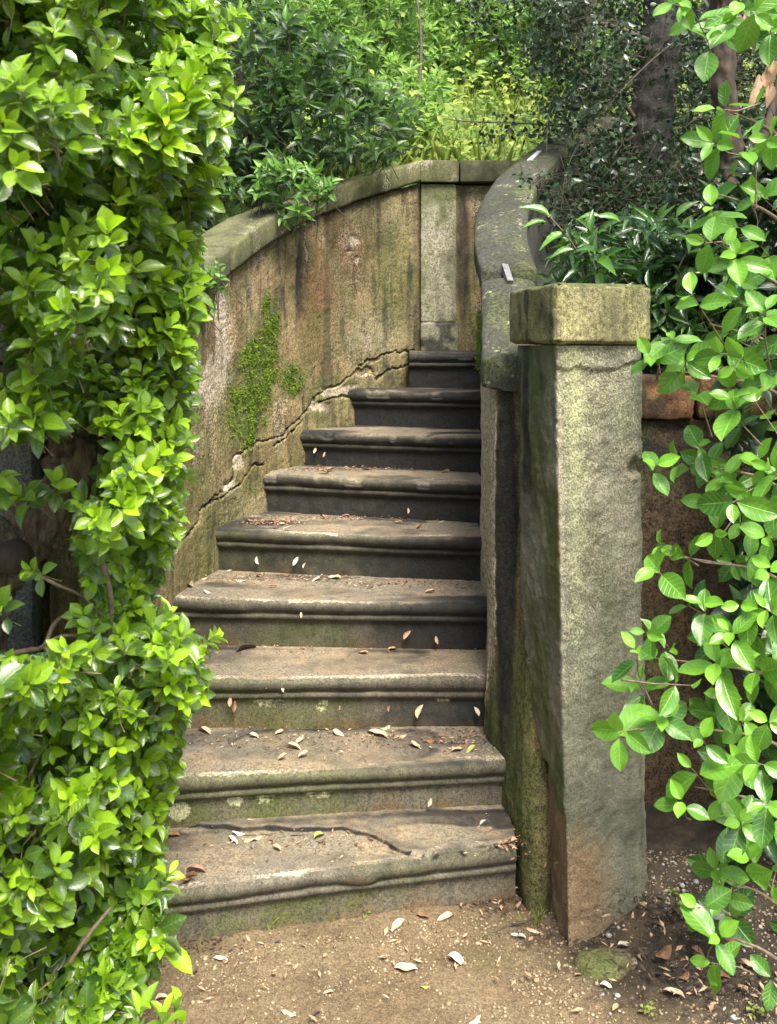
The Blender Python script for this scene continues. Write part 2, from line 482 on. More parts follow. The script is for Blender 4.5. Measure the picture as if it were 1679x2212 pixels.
# ------------------------------------------------------------------ curved left wall
cr1 = [(340, 1215), (372, 1192), (400, 1160), (432, 1123), (437, 1095), (451, 1081), (478, 1062), (502, 1030), (506, 990), (515, 985), (561, 952), (593, 948), (621, 929), (649, 900), (667, 886), (685, 856), (713, 835), (741, 826), (768, 803), (805, 796), (812, 814), (846, 796), (888, 787)]
cr2 = [(566, 1008), (547, 1005), (520, 1044), (500, 1058), (478, 1072), (451, 1083)]
cr3 = [(784, 787), (815, 775), (844, 762), (895, 761)]
cr4 = [(645, 900), (650, 915), (600, 955), (590, 970)]
cr5 = [(690, 868), (730, 858), (772, 856)]
cr6 = [(755, 560), (760, 580), (752, 610)]
cxs, cys = [p[0] for p in cr1], [p[1] for p in cr1]

def wall_surface(path, ztop_off=0.0):
    n = len(path)
    T = np.gradient(path[:, :2], axis=0); T /= np.linalg.norm(T, axis=1)[:, None]
    Nn = np.stack([T[:, 1], -T[:, 0]], 1)                # towards the stairs
    return T, Nn

T, Nn = wall_surface(wpath)
nz = 250
u = np.linspace(0, 1, nz)
Z = -0.05 + (wpath[:, 2][:, None] + 0.002 + 0.05) * u[None, :]
Z = np.where(True, Z, Z)
Px = np.repeat(wpath[:, 0][:, None], nz, 1); Py = np.repeat(wpath[:, 1][:, None], nz, 1)
V = np.stack([Px.ravel(), Py.ravel(), Z.ravel()], 1)
# only build densely what can be seen: sample rows from the tread level up
zb = np.interp(wpath[:, 1], [2.4, 3.0, 3.4, 3.8, 4.1, 4.4, 4.8], [-0.1, 0.25, 0.5, 0.7, 0.85, 1.05, 1.3])
Z = zb[:, None] + (wpath[:, 2] - zb)[:, None] * u[None, :]
V[:, 2] = Z.ravel()
px, py = pix(V)
jx = px + 9 * (fbm(V, 22, 3, 31) - 0.5) * 2; jy = py + 9 * (fbm(V, 22, 3, 32) - 0.5) * 2
jx += 5 * (fbm(V, 90, 2, 33) - 0.5); jy += 5 * (fbm(V, 90, 2, 34) - 0.5)
d = np.minimum.reduce([seg_dist(jx, jy, c) for c in (cr1, cr2, cr3, cr4, cr5)])
d6 = seg_dist(jx, jy, cr6)
wid = 0.9 + 1.9 * fbm(V, 9, 2, 35)
crack = 1 - sstep(wid * 0.5, wid * 1.3, d)
below = sstep(-2, 2, jy - np.interp(jx, cxs, cys))
NV = np.repeat(np.stack([Nn[:, 0], Nn[:, 1], np.zeros(len(Nn))], 1), nz, 0)
spall = np.maximum.reduce([blob(jx, jy, 512, 1000, 11, 17), blob(jx, jy, 492, 1050, 12, 13), blob(jx, jy, 765, 520, 9, 12), blob(jx, jy, 760, 540, 5), blob(jx, jy, 770, 560, 5), blob(jx, jy, 735, 845, 38, 14), blob(jx, jy, 790, 806, 14, 9), blob(jx, jy, 690, 880, 20, 10)])
off = (0.008 * below - 0.02 * crack - 0.008 * spall + 0.012 * (fbm(V, 5, 3, 36) - 0.5) + 0.003 * (fbm(V, 45, 3, 37) - 0.5)
       + 0.003 * (fbm(V, 130, 2, 38) - 0.5) - 0.002 * sstep(0.6, 0.7, fbm(V, 26, 3, 39)))
off -= 0.03 * blob(jx, jy, 793, 803, 16, 8)
V = V + NV * off[:, None]
sN = lambda sc, a, b, s: sstep(a, b, fbm(V * np.array([1, 1, 0.18]), sc, 4, s))
moss = np.clip(np.maximum.reduce([blob(jx, jy, 585, 700, 20, 70), blob(jx, jy, 560, 800, 42, 75), blob(jx, jy, 535, 890, 38, 75), blob(jx, jy, 632, 822, 26, 32), 0.6 * blob(jx, jy, 400, 820, 30, 45), 0.6 * blob(jx, jy, 850, 600, 60, 190, .8), .45 * mask_rand(V, 5, .48, .62, 47), 0.5 * blob(jx, jy, 480, 640, 14, 60), 0.5 * blob(jx, jy, 905, 790, 30, 40), 0.6 * blob(jx, jy, 545, 1040, 25, 35), 0.5 * blob(jx, jy, 450, 1180, 25, 50), 0.45 * blob(jx, jy, 800, 450, 60, 40), 0.4 * below]), 0, 1)
dark = np.clip(np.maximum.reduce([0.75 * blob(jx, jy, 628, 600, 38, 120) * (0.4 + 0.6 * sN(20, .4, .6, 40)), 0.8 * crack, 0.35 * blob(jx, jy, 540, 600, 60, 60), 0.5 * blob(jx, jy, 900, 470, 12, 180), 0.5 * sN(14, .55, .68, 41), 0.65 * blob(jx, jy, 793, 803, 12, 7)]), 0, 1)
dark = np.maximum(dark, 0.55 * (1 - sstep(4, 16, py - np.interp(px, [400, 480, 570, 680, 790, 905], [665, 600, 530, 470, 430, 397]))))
pale = np.clip(np.maximum.reduce([0.9 * blob(jx, jy, 455, 740, 45, 150) * sN(17, .3, .55, 42), 0.75 * blob(jx, jy, 665, 580, 10, 110) * sN(25, .3, .6, 43), 1.0 * spall * (py < 1100), 0.5 * blob(jx, jy, 800, 730, 90, 70, .9), 0.4 * blob(jx, jy, 820, 470, 70, 50, .9), .35 * mask_rand(V * [1, 1, .4], 6, .5, .65, 48)]), 0, 1)
rust = np.clip(np.maximum.reduce([0.85 * blob(jx, jy, 700, 640, 70, 160, .9) * sN(12, .3, .6, 44), 0.75 * blob(jx, jy, 740, 545, 70, 90, .9), 0.6 * blob(jx, jy, 490, 720, 50, 90) * sN(14, .35, .6, 45), 0.7 * spall, 0.4 * blob(jx, jy, 600, 1000, 120, 60) ]), 0, 1)
moss = np.where(pale > 0.6, moss * 0.4, moss)
curved = thing('curved_wall', (wpath[len(wpath) // 2][0], wpath[len(wpath) // 2][1], 0.5), 'tall curved plaster wall, stained brown and mossy, rising left of the steps', 'wall')
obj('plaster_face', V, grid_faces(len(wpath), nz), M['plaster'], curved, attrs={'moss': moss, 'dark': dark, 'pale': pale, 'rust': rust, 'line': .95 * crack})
# back and core of the wall
sub, _ = resample(catmull(wall3, 16), 0.05)
T2, N2 = wall_surface(sub)
prof = np.array([(-0.012, 0.0), (-0.012, 1.0), (-0.2, 1.0), (-0.2, 0.0)])
V2 = []
for i in range(len(sub)):
    for (o_, h_) in prof:
        V2.append((sub[i, 0] + N2[i, 0] * o_, sub[i, 1] + N2[i, 1] * o_, -0.2 + (sub[i, 2] + 0.15) * h_))
obj('wall_core', V2, grid_faces(len(sub), 4, True), M['plaster'], curved)

# moss tufts on the plaster
def tufts(name, V, NV, w, n, L, mat, parent, seed, label=None):
    r = np.random.default_rng(seed)
    p = w / w.sum()
    idx = r.choice(len(V), n, p=p)
    B, Fc = [], []
    base = V[idx] + r.normal(0, 0.003, (n, 3)) * np.array([1, 1, 1])
    nn = NV[idx]
    dirs = nn * 1.0 + r.normal(0, 0.55, (n, 3)); dirs[:, 2] += 0.1
    dirs /= np.linalg.norm(dirs, axis=1)[:, None]
    side = np.cross(dirs, r.normal(0, 1, (n, 3))); side /= np.linalg.norm(side, axis=1)[:, None]
    l = L * r.uniform(0.5, 1.3, n)[:, None]
    a = base - side * l * 0.28; b = base + side * l * 0.28; c = base + dirs * l
    VV = np.stack([a, b, c], 1).reshape(-1, 3)
    return obj(name, VV, np.arange(3 * n).reshape(-1, 3), mat, parent, kind='stuff', label=label)
mw = np.maximum.reduce([blob(jx, jy, 585, 700, 17, 60), blob(jx, jy, 562, 800, 38, 70), blob(jx, jy, 535, 890, 36, 72), 0.8 * blob(jx, jy, 632, 822, 24, 28), 0.12 * blob(jx, jy, 545, 1045, 20, 30)]) ** 1.1 * (0.05 + sstep(.38, .6, fbm(V, 20, 4, 50)))
tufts('moss_patch', V, NV, mw, 19000, 0.007, M['moss'], curved, 5, 'bright green moss cushion on the plaster')

def loft_bar(path, w, th, name, mat, parent, side=-1, over=0.03, dome=0.006, seg=0.012, amp=0.004, seed=0, round_r=0.014, cap=True, attrs=None, kind=None, label=None, notch=None):
    """a coping stone: path = inner top edge of the body; built across the body with overhang"""
    pth, tt = resample(path, seg)
    T, N = wall_surface(pth)
    n = len(pth)
    r = round_r
    c = []
    for k in range(9): c.append((over - w + w * 0 + 0, 0)) if False else None
    x0, x1 = over, over - w
    sec = [(x0 - 0.004, 0), (x0, 0.012), (x0, th * .5), (x0, th - r), (x0 - r * .3, th - r * .3), (x0 - r, th)]
    sec += [(x0 + (x1 - x0) * f, th + dome * 4 * f * (1 - f)) for f in (0.2, .35, 0.5, .65, 0.8)]
    sec += [(x1 + r, th), (x1 + r * .3, th - r * .3), (x1, th - r), (x1, th * .5), (x1, 0.012), (x1 + 0.004, 0)]
    sec += [(x1 + (x0 - x1) * f, 0) for f in (0.3, 0.7)]
    sec = np.array(sec)
    e = np.linspace(0, 1, n)
    shr = np.minimum(1, np.minimum(tt, tt[-1] - tt) / 0.012)
    V = []
    for i in range(n):
        k = 0.006 * (1 - shr[i])
        so = np.clip(sec[:, 0], x1 + k, x0 - k); sz = np.clip(sec[:, 1], k, th + dome - k)
        V.append(np.stack([pth[i, 0] + N[i, 0] * so, pth[i, 1] + N[i, 1] * so, pth[i, 2] + sz], 1))
    V = np.concatenate(V)
    m = len(sec)
    Fc = grid_faces(n, m, True)
    V = displace(V, amp, 9, 4, seed); V = displace(V, amp * 0.4, 50, 2, seed + 7)
    c0, c1 = V[:m].mean(0), V[-m:].mean(0)
    nv = len(V)
    V = np.concatenate([V, [c0, c1]])
    faces = Fc.tolist() + [[nv, (k + 1) % m, k] for k in range(m)] + [[nv + 1, nv - m + k, nv - m + (k + 1) % m] for k in range(m)]
    a = attrs(V) if attrs else None
    return fix_normals(obj(name, V, faces, mat, parent, attrs=a, kind=kind, label=label))

def capattr(V):
    px, py = pix(V)
    return {'moss': 0.55 * mask_rand(V, 6, 0.45, 0.65, 60), 'dark': np.maximum(0.5 * mask_rand(V, 8, 0.5, 0.66, 61), 0.0), 'pale': 0.4 * mask_rand(V, 7, 0.56, 0.7, 62), 'lichen': 0.3 * mask_rand(V, 14, 0.62, 0.72, 63)}
n = len(wpath)
for a, b in ((0, 0.26), (0.262, 0.52), (0.522, 0.77), (0.772, 1.0)):
    seg = wpath[int(a * n):max(int(b * n), 2)].copy()
    seg[:, 2] += 0.006
    loft_bar(seg, 0.26, 0.105, 'coping_stone', M['wallcap'], curved, attrs=capattr, seed=int(a * 100) + 3)

# ------------------------------------------------------------------ back wall with pilaster
def box_grid(x0, x1, y0, y1, z0, z1, st, amp=0.0, sc=8, seed=0, bev=0.01, open_bottom=False):
    """a box with dense faces and rounded corners"""
    V, Fc = Batch(), None
    nx, ny, nz = [max(2, int(abs(b - a) / st) + 1) for a, b in ((x0, x1), (y0, y1), (z0, z1))]
    def g(f, a, b):
        A, B = np.meshgrid(np.linspace(0, 1, a), np.linspace(0, 1, b), indexing='ij')
        V.add(f(A.ravel(), B.ravel()), grid_faces(a, b))
    L = lambda a, b, t: a + (b - a) * t
    g(lambda a, b: np.stack([L(x0, x1, a), y0 + 0 * a, L(z0, z1, b)], 1), nx, nz)
    g(lambda a, b: np.stack([L(x1, x0, a), y1 + 0 * a, L(z0, z1, b)], 1), nx, nz)
    g(lambda a, b: np.stack([x0 + 0 * a, L(y1, y0, a), L(z0, z1, b)], 1), ny, nz)
    g(lambda a, b: np.stack([x1 + 0 * a, L(y0, y1, a), L(z0, z1, b)], 1), ny, nz)
    g(lambda a, b: np.stack([L(x0, x1, a), L(y0, y1, b), z1 + 0 * a], 1), nx, ny)
    g(lambda a, b: np.stack([L(x0, x1, a), L(y1, y0, b), z0 + 0 * a], 1), nx, ny)
    P, Fc = V.data()
    lo = np.array([x0, y0, z0]) + bev; hi = np.array([x1, y1, z1]) - bev
    q = np.clip(P, lo, hi); dv = P - q
    ln = np.linalg.norm(dv, axis=1)
    P = q + dv * (bev / np.maximum(ln, bev))[:, None]
    if amp: P = displace(P, amp, sc, 4, seed); P = displace(P, amp * 0.3, sc * 6, 2, seed + 3)
    return P, Fc

back = thing('back_wall', (0.6, 4.85, 1.4), 'straight plaster wall with a flat pilaster, closing the top of the steps', 'wall')
def backattr(V):
    px, py = pix(V)
    return {'dark': np.maximum(0.7 * blob(px, py, 1000, 560, 16, 200), 0.45 * mask_rand(V * [1, 1, .2], 16, .5, .65, 70)), 'rust': 0.6 * blob(px, py, 1030, 500, 30, 60),
            'moss': 0.5 * mask_rand(V, 7, .5, .66, 71) + 0.3 * blob(px, py, 940, 450, 40, 60), 'pale': np.clip(0.5 * blob(px, py, 1040, 430, 40, 40, .9) + 0.45 * blob(px, py, 950, 520, 25, 70), 0, 1)}
V, Fc = box_grid(0.10, 1.6, 4.81, 5.0, 1.2, 2.335, 0.012, 0.004, 7, 72)
obj('plaster_face', V, Fc, M['plaster'], back, attrs=backattr(V))
V, Fc = box_grid(0.159, 0.333, 4.78, 4.83, 1.655, 2.333, 0.007, 0.003, 10, 73, bev=0.006)
obj('pilaster', V, Fc, M['pilaster'], back, attrs=backattr(V))
V, Fc = box_grid(0.157, 0.345, 4.765, 4.83, 1.50, 1.652, 0.007, 0.005, 14, 74, bev=0.012)
obj('pilaster_base', V, Fc, M['pilaster'], back, attrs={'dark': 0.3 + 0.5 * mask_rand(V, 10, .45, .6, 75)})
for x0, x1 in ((0.155, 0.345), (0.349, 0.95), (0.954, 1.6)):
    V, Fc = box_grid(x0, x1, 4.755, 5.03, 2.341, 2.448, 0.014, 0.003, 8, 76, bev=0.009)
    obj('coping_stone', V, Fc, M['wallcap'], back, attrs=capattr(V))

# ------------------------------------------------------------------ steps
ST = [  # z, left (x, y), right (x, y)
    (.168, (-.88, 2.379), (.352, 2.672)), (.328, (-.87, 2.703), (.345, 2.862)), (.501, (-.83, 3.045), (.345, 3.071)),
    (.674, (-.79, 3.365), (.345, 3.300)), (.844, (-.72, 3.742), (.350, 3.550)), (1.011, (-.60, 4.085), (.375, 3.790)),
    (1.168, (-.42, 4.29), (.40, 4.035)), (1.339, (-.20, 4.52), (.44, 4.275)), (1.515, (.098, 4.56), (.60, 4.50))]
stair = thing('stone_staircase', (-.2, 2.6, 0), 'flight of nine worn stone steps with rounded nosings curving up to the right', 'staircase')
NC = 290
def step_front(k, t):
    z, a, b = ST[k]
    a, b = np.array(a), np.array(b)
    p = a[None, :] + (b - a)[None, :] * t[:, None]
    p[:, 1] += 0.012 * np.sin(np.pi * t) * (1 if k < 3 else -0.3)
    return p
lichens = [(508, 1727, 21, 17), (575, 1724, 20, 16), (690, 1712, 26, 17), (388, 1752, 22, 19), (585, 1508, 36, 22), (695, 1528, 14, 12), (655, 1500, 10, 8), (955, 1500, 20, 20), (470, 1500, 12, 9)]
fronts = []
for k in range(9):
    z = ST[k][0]
    t = np.linspace(0, 1, NC)
    fr = step_front(k, t)
    if k < 8:
        nf = step_front(k + 1, np.linspace(0, 1, 400))
        back_y = np.interp(fr[:, 0], nf[:, 0], nf[:, 1]) + 0.10
    else:
        back_y = np.full(NC, 4.83)
    zlow = (ST[k - 1][0] if k else 0) - 0.03
    x_, y_ = fr[:, 0], fr[:, 1]
    wear = 0.010 * (fbm(np.stack([x_ * 1, y_ * 0 + k, x_ * 0], 1), 5, 3, 80 + k) - 0.5) * 2
    dip = 0.012 * np.exp(-((t - 0.5) / 0.28) ** 2) + 0.008 * np.maximum(0, fbm(np.stack([x_, y_ * 0 + k, x_ * 0], 1), 13, 3, 90 + k) - 0.5)
    # tread rows (from the back to the front), then nosing, fillet and riser
    rows = []
    TR = 120 if k < 2 else 54
    for i in range(TR):
        f = i / (TR - 1)
        yy = back_y + (y_ + 0.028 - back_y) * f
        rows.append((x_, yy, z - dip * f ** 3, np.full(NC, 0)))
    nose_h = 0.050
    prof = [(0.014, -0.003, 0), (0.006, -0.009, 0), (0.001, -0.018, 1), (0.0, -0.028, 1), (0.002, -0.038, 1), (0.008, -0.047, 1), (0.018, -0.052, 1), (0.019, -0.057, 1),
            (0.012, -0.059, 1), (0.011, -0.066, 1), (0.012, -0.073, 1), (0.022, -0.078, 1), (0.026, -0.081, 1)]
    for (dy, dz, p_) in prof:
        sc_ = 1 - sstep(0.045, 0.05, -dz) if False else 1
        rows.append((x_, y_ + dy + wear * (1 if dz > -0.05 else 0.0), z + dz - dip * max(0, 1 + dz / 0.03), np.full(NC, p_)))
    RR = 16
    for i in range(RR):
        f = i / (RR - 1)
        rows.append((x_, y_ + 0.027 + 0.004 * f, (z - 0.083) * (1 - f) + zlow * f + 0 * x_, np.full(NC, 2)))
    # fold the ends back into the side wall
    V = np.stack([np.stack([r[0], r[1], r[2]], 1) for r in rows], 0).reshape(-1, 3)
    part = np.stack([r[3] for r in rows], 0).ravel()
    nr = len(rows)
    u_ = np.tile(t, nr)
    px, py = pix(V)
    V = displace(V, 0.0014, 30, 3, 95 + k)
    V[:, 2] += np.where(part == 0, 0.007 * (fbm(V, 9, 4, 96) - 0.5), 0)
    jx = px + 12 * (fbm(V, 12, 3, 97) - 0.5) * 2; jy = py + 6 * (fbm(V, 12, 3, 98) - 0.5) * 2
    line_a = np.zeros(len(V)); dark = np.zeros(len(V)); moss = np.zeros(len(V)); pale = np.zeros(len(V)); rust = np.zeros(len(V)); lich = np.zeros(len(V))
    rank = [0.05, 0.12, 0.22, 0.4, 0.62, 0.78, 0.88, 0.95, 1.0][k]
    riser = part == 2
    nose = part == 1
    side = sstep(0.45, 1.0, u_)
    dark = np.where(riser, rank + 0.45 * side * (k > 1) + 0.15 * side, dark)  # right ends darkened: soot, with the shade beside pillar and parapet painted in
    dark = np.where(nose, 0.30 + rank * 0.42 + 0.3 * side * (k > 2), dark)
    # grimy tread: blotches stronger towards the ends, darker back edge, paler front edge
    fr_d = np.abs(V[:, 1] - np.interp(V[:, 0], x_, y_))
    bk_d = np.abs(np.interp(V[:, 0], x_, back_y) - 0.10 - V[:, 1])
    tr = part == 0
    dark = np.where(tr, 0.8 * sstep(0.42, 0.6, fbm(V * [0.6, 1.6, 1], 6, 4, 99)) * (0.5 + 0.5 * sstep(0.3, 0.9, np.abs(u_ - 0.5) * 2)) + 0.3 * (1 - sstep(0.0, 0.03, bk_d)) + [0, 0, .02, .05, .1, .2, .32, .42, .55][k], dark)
    pale = np.where(tr, 0.95 * (1 - sstep(0.0, 0.016, np.abs(fr_d - 0.022 - 0.02 * (fbm(V, 11, 3, 101) - .5)))) * sstep(0.3, 0.5, fbm(V, 7, 3, 101)) * (k < 5), pale)
    pale = np.where(nose, 0.2 * sstep(0.45, 0.65, fbm(V, 9, 3, 102)) * (V[:, 2] > z - 0.02), pale)
    dust = np.where(tr, 1.0, 0.0)
    lowbleed = np.where(riser, 1 - sstep(zlow + 0.03, zlow + 0.08, V[:, 2]), 0)
    if k < 5:
        moss = np.where(riser, [0.42, 0.42, 0.38, 0.42, 0.36][k] * (0.35 + sstep(.42, .6, fbm(V, 6, 4, 103))) * (1 - 0.8 * side), moss)
        rust = np.where(riser, 0.5 * lowbleed + 0.3 * sstep(.5, .62, fbm(V * [1, 1, .3], 11, 3, 104)), rust)
    for (cx_, cy_, rx, ry) in lichens:
        lich = np.maximum(lich, riser * blob(jx + 0, jy, cx_, cy_, rx, ry, 0.25) * (1.0 if cx_ == 388 else 0.36 + 0.5 * sstep(.4, .6, fbm(V, 70, 2, 105))))
    if k == 0:   # the top layer of the lowest tread has split away along a curve
        line = [(340, 1772), (420, 1786), (520, 1794), (640, 1797), (740, 1795), (800, 1808), (840, 1826), (872, 1846), (925, 1858), (990, 1850), (1060, 1836), (1110, 1815)]
        lx, ly = [p[0] for p in line], [p[1] for p in line]
        dd = np.interp(jx, lx, ly) - jy
        behind = sstep(-2, 3, dd) * tr
        V[:, 2] += (0.013 * behind * (.5 + fbm(V, 8, 3, 5)))
        jw = 1.2 + 1.9 * fbm(V, 14, 3, 106)
        line_a = np.maximum(line_a, np.exp(-(dd / jw) ** 2) * tr * (.78 + .22 * sstep(.35, .55, fbm(V, 30, 3, 107))) * (px < 1080))
        dd2 = np.interp(jx, [340, 500, 640, 760], [1790, 1803, 1806, 1795]) - jy + 4 * (fbm(V, 25, 2, 109) - .5)
        line_a = np.maximum(line_a, .8 * np.exp(-(dd2 / 2.0) ** 2) * tr * sstep(.45, .55, fbm(V, 12, 3, 108)) * (px < 760))
        dark = np.maximum(dark, .55 * tr * np.exp(-((dd - 8) / 14) ** 2))
        chip = blob(jx, jy, 770, 1898, 34, 10)
        V[:, 2] -= 0.014 * chip * (part < 2); dark = np.maximum(dark, 0.5 * chip * (part < 2)); rust = np.maximum(rust, 0.5 * chip * (part < 2))
    if k == 1:
        line = [(500, 1600), (540, 1578), (620, 1568), (730, 1572), (800, 1565)]
        dd = seg_dist(jx, jy, line)
        dark = np.maximum(dark, 0.7 * tr * (1 - sstep(4, 14, dd))); line_a = np.maximum(line_a, tr * (1 - sstep(1, 4, dd)) * sstep(.4, .5, fbm(V, 16, 3, 110)))
        V[:, 2] -= 0.006 * tr * (1 - sstep(2, 6, dd))
    if k >= 5:   # chipped upper nosings
        ch = sstep(.52, .66, fbm(V * [1, 1, 0.4], 14, 3, 107 + k)) * (part < 2) * (fr_d < 0.05) * (V[:, 2] > z - 0.034)
        V[:, 2] -= 0.010 * ch; V[:, 1] += 0.006 * ch * (part == 1)
    faces = grid_faces(nr, NC)
    nv_t = NC * (TR + 1)
    frow = faces[:, 0] // NC
    st_o = bpy.data.objects.new('step', None); st_o.empty_display_size = 0.1
    COL.objects.link(st_o); st_o.parent = stair
    base = np.array([0.5 * (ST[k][1][0] + ST[k][2][0]), 0.5 * (ST[k][1][1] + ST[k][2][1]), zlow + 0.03])
    st_o.location = Vector(base - ploc(stair))
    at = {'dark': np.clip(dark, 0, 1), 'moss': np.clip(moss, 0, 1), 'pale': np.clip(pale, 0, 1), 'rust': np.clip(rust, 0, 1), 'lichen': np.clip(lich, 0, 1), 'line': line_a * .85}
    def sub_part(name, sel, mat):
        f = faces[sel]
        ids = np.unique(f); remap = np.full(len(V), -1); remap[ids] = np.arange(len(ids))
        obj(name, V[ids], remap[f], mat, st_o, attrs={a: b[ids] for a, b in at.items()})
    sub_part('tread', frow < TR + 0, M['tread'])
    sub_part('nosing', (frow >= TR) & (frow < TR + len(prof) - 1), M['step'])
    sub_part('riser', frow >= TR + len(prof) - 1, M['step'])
    fronts.append((x_, y_))

# landing at the top, running off to the right behind the parapet
V, Fc = box_grid(0.5, 1.4, 4.40, 4.83, 1.3, 1.508, 0.03, 0.004, 6, 111)
obj('landing', V, Fc, M['tread'], stair)

# ------------------------------------------------------------------ right parapet (inner wall of the stairs)
par = thing('curved_parapet', (0.40, 3.2, 0), 'dark curved parapet with a sloping stone coping, right of the steps behind the pillar', 'wall')
# body: stair side face
pa = ppath.copy()
Tp, Np = wall_surface(pa)
# the stair-side normal of the parapet points left
Np = -Np
front_top = np.array([(.43, 2.80), (.415, 2.86), (.40, 2.92), (.375, 2.935), (.345, 2.942), (.3238, 2.955), (.318, 3.0)])
front_bot = np.array([(.46, 2.68), (.43, 2.655), (.395, 2.665), (.372, 2.70), (.352, 2.80), (.335, 2.88), (.312, 2.98), (.302, 3.05)])
def dens(a, n):
    d = np.r_[0, np.cumsum(np.linalg.norm(np.diff(a, axis=0), axis=1))]
    s = np.linspace(0, d[-1], n)
    return np.stack([np.interp(s, d, a[:, i]) for i in range(2)], 1)
ft, fb = dens(front_top, 50), dens(front_bot, 50)
body = pa[(pa[:, 1] > 3.02) | (pa[:, 0] > 0.6)]
nzp = 170
rows = []
allt = np.concatenate([ft, body[:, :2] + np.array([0.016, 0])]); allb = np.concatenate([fb, body[:, :2] + np.array([0.0, 0])])
topz = np.concatenate([np.interp(ft[:, 1], [2.6, 2.95, 3.0, 3.05], [1.415, 1.415, 1.42, 1.44]), body[:, 2] - 0.075])
topz = np.minimum(topz, np.maximum(topz, 0))
for j in range(nzp):
    f = j / (nzp - 1)
    zz = -0.05 + (topz + 0.05) * f
    w_ = sstep(0.15, 1.05, zz)
    xy = allb * (1 - w_)[:, None] + allt * w_[:, None]
    rows.append(np.column_stack([xy, zz]))
V = np.concatenate(rows)
px, py = pix(V)
V = displace(V, 0.006, 7, 4, 120); V = displace(V, 0.003, 40, 3, 121)
strip = blob(px, py, 1050, 1100, 26, 420, 0.25) * (px < 1072 + 6 * (fbm(V, 20, 2, 1) - .5))
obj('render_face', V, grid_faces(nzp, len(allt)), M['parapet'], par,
    attrs={'moss': np.clip(0.55 * mask_rand(V, 6, .42, .6, 122) * (1 - strip) + 0.5 * blob(px, py, 1090, 1700, 50, 260), 0, 1),
           'rust': np.clip(0.7 * strip * mask_rand(V * [1, 1, .15], 18, .4, .6, 124), 0, 1),
           'pale': np.clip(0.85 * strip, 0, 1),
           'dark': np.clip(0.8 * blob(px, py, 1094, 1150, 24, 480, 0.3) * (px > 1070) + 0.45 * mask_rand(V * [1, 1, .2], 14, .5, .62, 125) * (1 - strip), 0, 1)})  # dark strip by the pillar: soot plus occlusion painted into the colour
# top surface of the body and outer side
op = pa.copy(); op[:, 0] += 0.0
Vb = []
sec = [(0.0, -0.08), (-0.17, -0.08), (-0.17, -1.6)]
Tq, Nq = wall_surface(pa); Nq = -Nq
for i in range(0, len(pa), 4):
    for (o_, h_) in sec:
        Vb.append((pa[i, 0] + Nq[i, 0] * o_, pa[i, 1] + Nq[i, 1] * o_, max(pa[i, 2] + h_, -0.1)))
obj('parapet_core', Vb, grid_faces(len(Vb) // 3, 3), M['coping'], par, attrs={'dark': np.full(len(Vb), .6)})
V, Fc = box_grid(0.335, 0.50, 2.96, 3.12, 0.0, 1.40, 0.03, 0.004, 6, 126)
obj('parapet_end', V, Fc, M['parapet'], par)

def par_coping(seg, seed, th=0.085, w=0.20, end=False):
    pth, tt = resample(seg, 0.011)
    T, N = wall_surface(pth); N = -N
    r = 0.016
    n = len(pth)
    x0, x1 = 0.012, 0.012 - w
    sec = [(x0 - 0.006, -th), (x0, -th + .01), (x0, -th * .5), (x0, -r), (x0 - r * .3, -r * .3), (x0 - r, 0)]
    sec += [(x0 + (x1 - x0) * f, 0.018 * 4 * f * (1 - f)) for f in (.15, .28, .4, .5, .6, .72, .85)]
    sec += [(x1 + r, 0), (x1 + r * .3, -r * .3), (x1, -r), (x1, -th * .5), (x1, -th + .01), (x1 + .006, -th), (x1 * .6, -th), (x1 * .3, -th)]
    sec = np.array(sec)
    V = []
    pre = []
    slope = (pth[min(5, n - 1), 2] - pth[0, 2]) / (tt[min(5, n - 1)] + 1e-9)
    if end:   # rounded end sweeping down
        for a in np.linspace(1.0, 0.0, 16)[:-1]:
            pre.append((a * 0.08, 0.13 * (1 - math.sqrt(max(0, 1 - (a * .97) ** 2))), 0.05 * max(0, a - .4) ** 2 * 3))
    for (bk, dz, ws) in pre:
        q = pth[0, :2] - T[0] * bk
        so = np.minimum(sec[:, 0], x0 - dz)
        sz = np.maximum(np.minimum(sec[:, 1], 0.02 - ws), -th)
        V.append(np.stack([q[0] + N[0, 0] * so, q[1] + N[0, 1] * so, pth[0, 2] - slope * 0.3 * bk + sz], 1))
    for i in range(n):
        k = 0.005 * (1 - min(1, tt[i] / 0.01 + (1 if end else 0), (tt[-1] - tt[i]) / 0.01))
        so = np.clip(sec[:, 0], x1 + k, x0 - k); sz = np.clip(sec[:, 1], -th + k, 0.02 - 3 * k)
        V.append(np.stack([pth[i, 0] + N[i, 0] * so, pth[i, 1] + N[i, 1] * so, pth[i, 2] + sz], 1))
    nn = len(V); m = len(sec); V = np.concatenate(V)
    V = displace(V, 0.005, 8, 4, seed); V = displace(V, 0.002, 50, 2, seed + 3)
    c0, c1 = V[:m].mean(0), V[-m:].mean(0); nv = len(V)
    faces = grid_faces(nn, m, True).tolist() + [[nv, k, (k + 1) % m] for k in range(m)] + [[nv + 1, nv - m + (k + 1) % m, nv - m + k] for k in range(m)]
    V = np.concatenate([V, [c0, c1]])
    return fix_normals(obj('coping_stone', V, faces, M['coping'], par, attrs={'moss': 0.5 * mask_rand(V, 6, .5, .66, seed), 'pale': 0.25 * mask_rand(V, 20, .6, .7, seed + 1), 'lichen': 0.3 * mask_rand(V, 26, .62, .7, seed + 2)}))
i0 = np.searchsorted(pa[:, 1], 3.39)
up = pa[i0 + 1:].copy(); up[:, 2] += 0.034
lo = pa[:i0 - 1].copy()
nu = len(up)
c_at = lambda px_t: next(i for i in range(nu) if CX + F * up[i, 0] / up[i, 1] > px_t)
k1 = c_at(1148)
par_coping(lo, 130, end=True, w=0.19)
par_coping(up[:k1], 131)
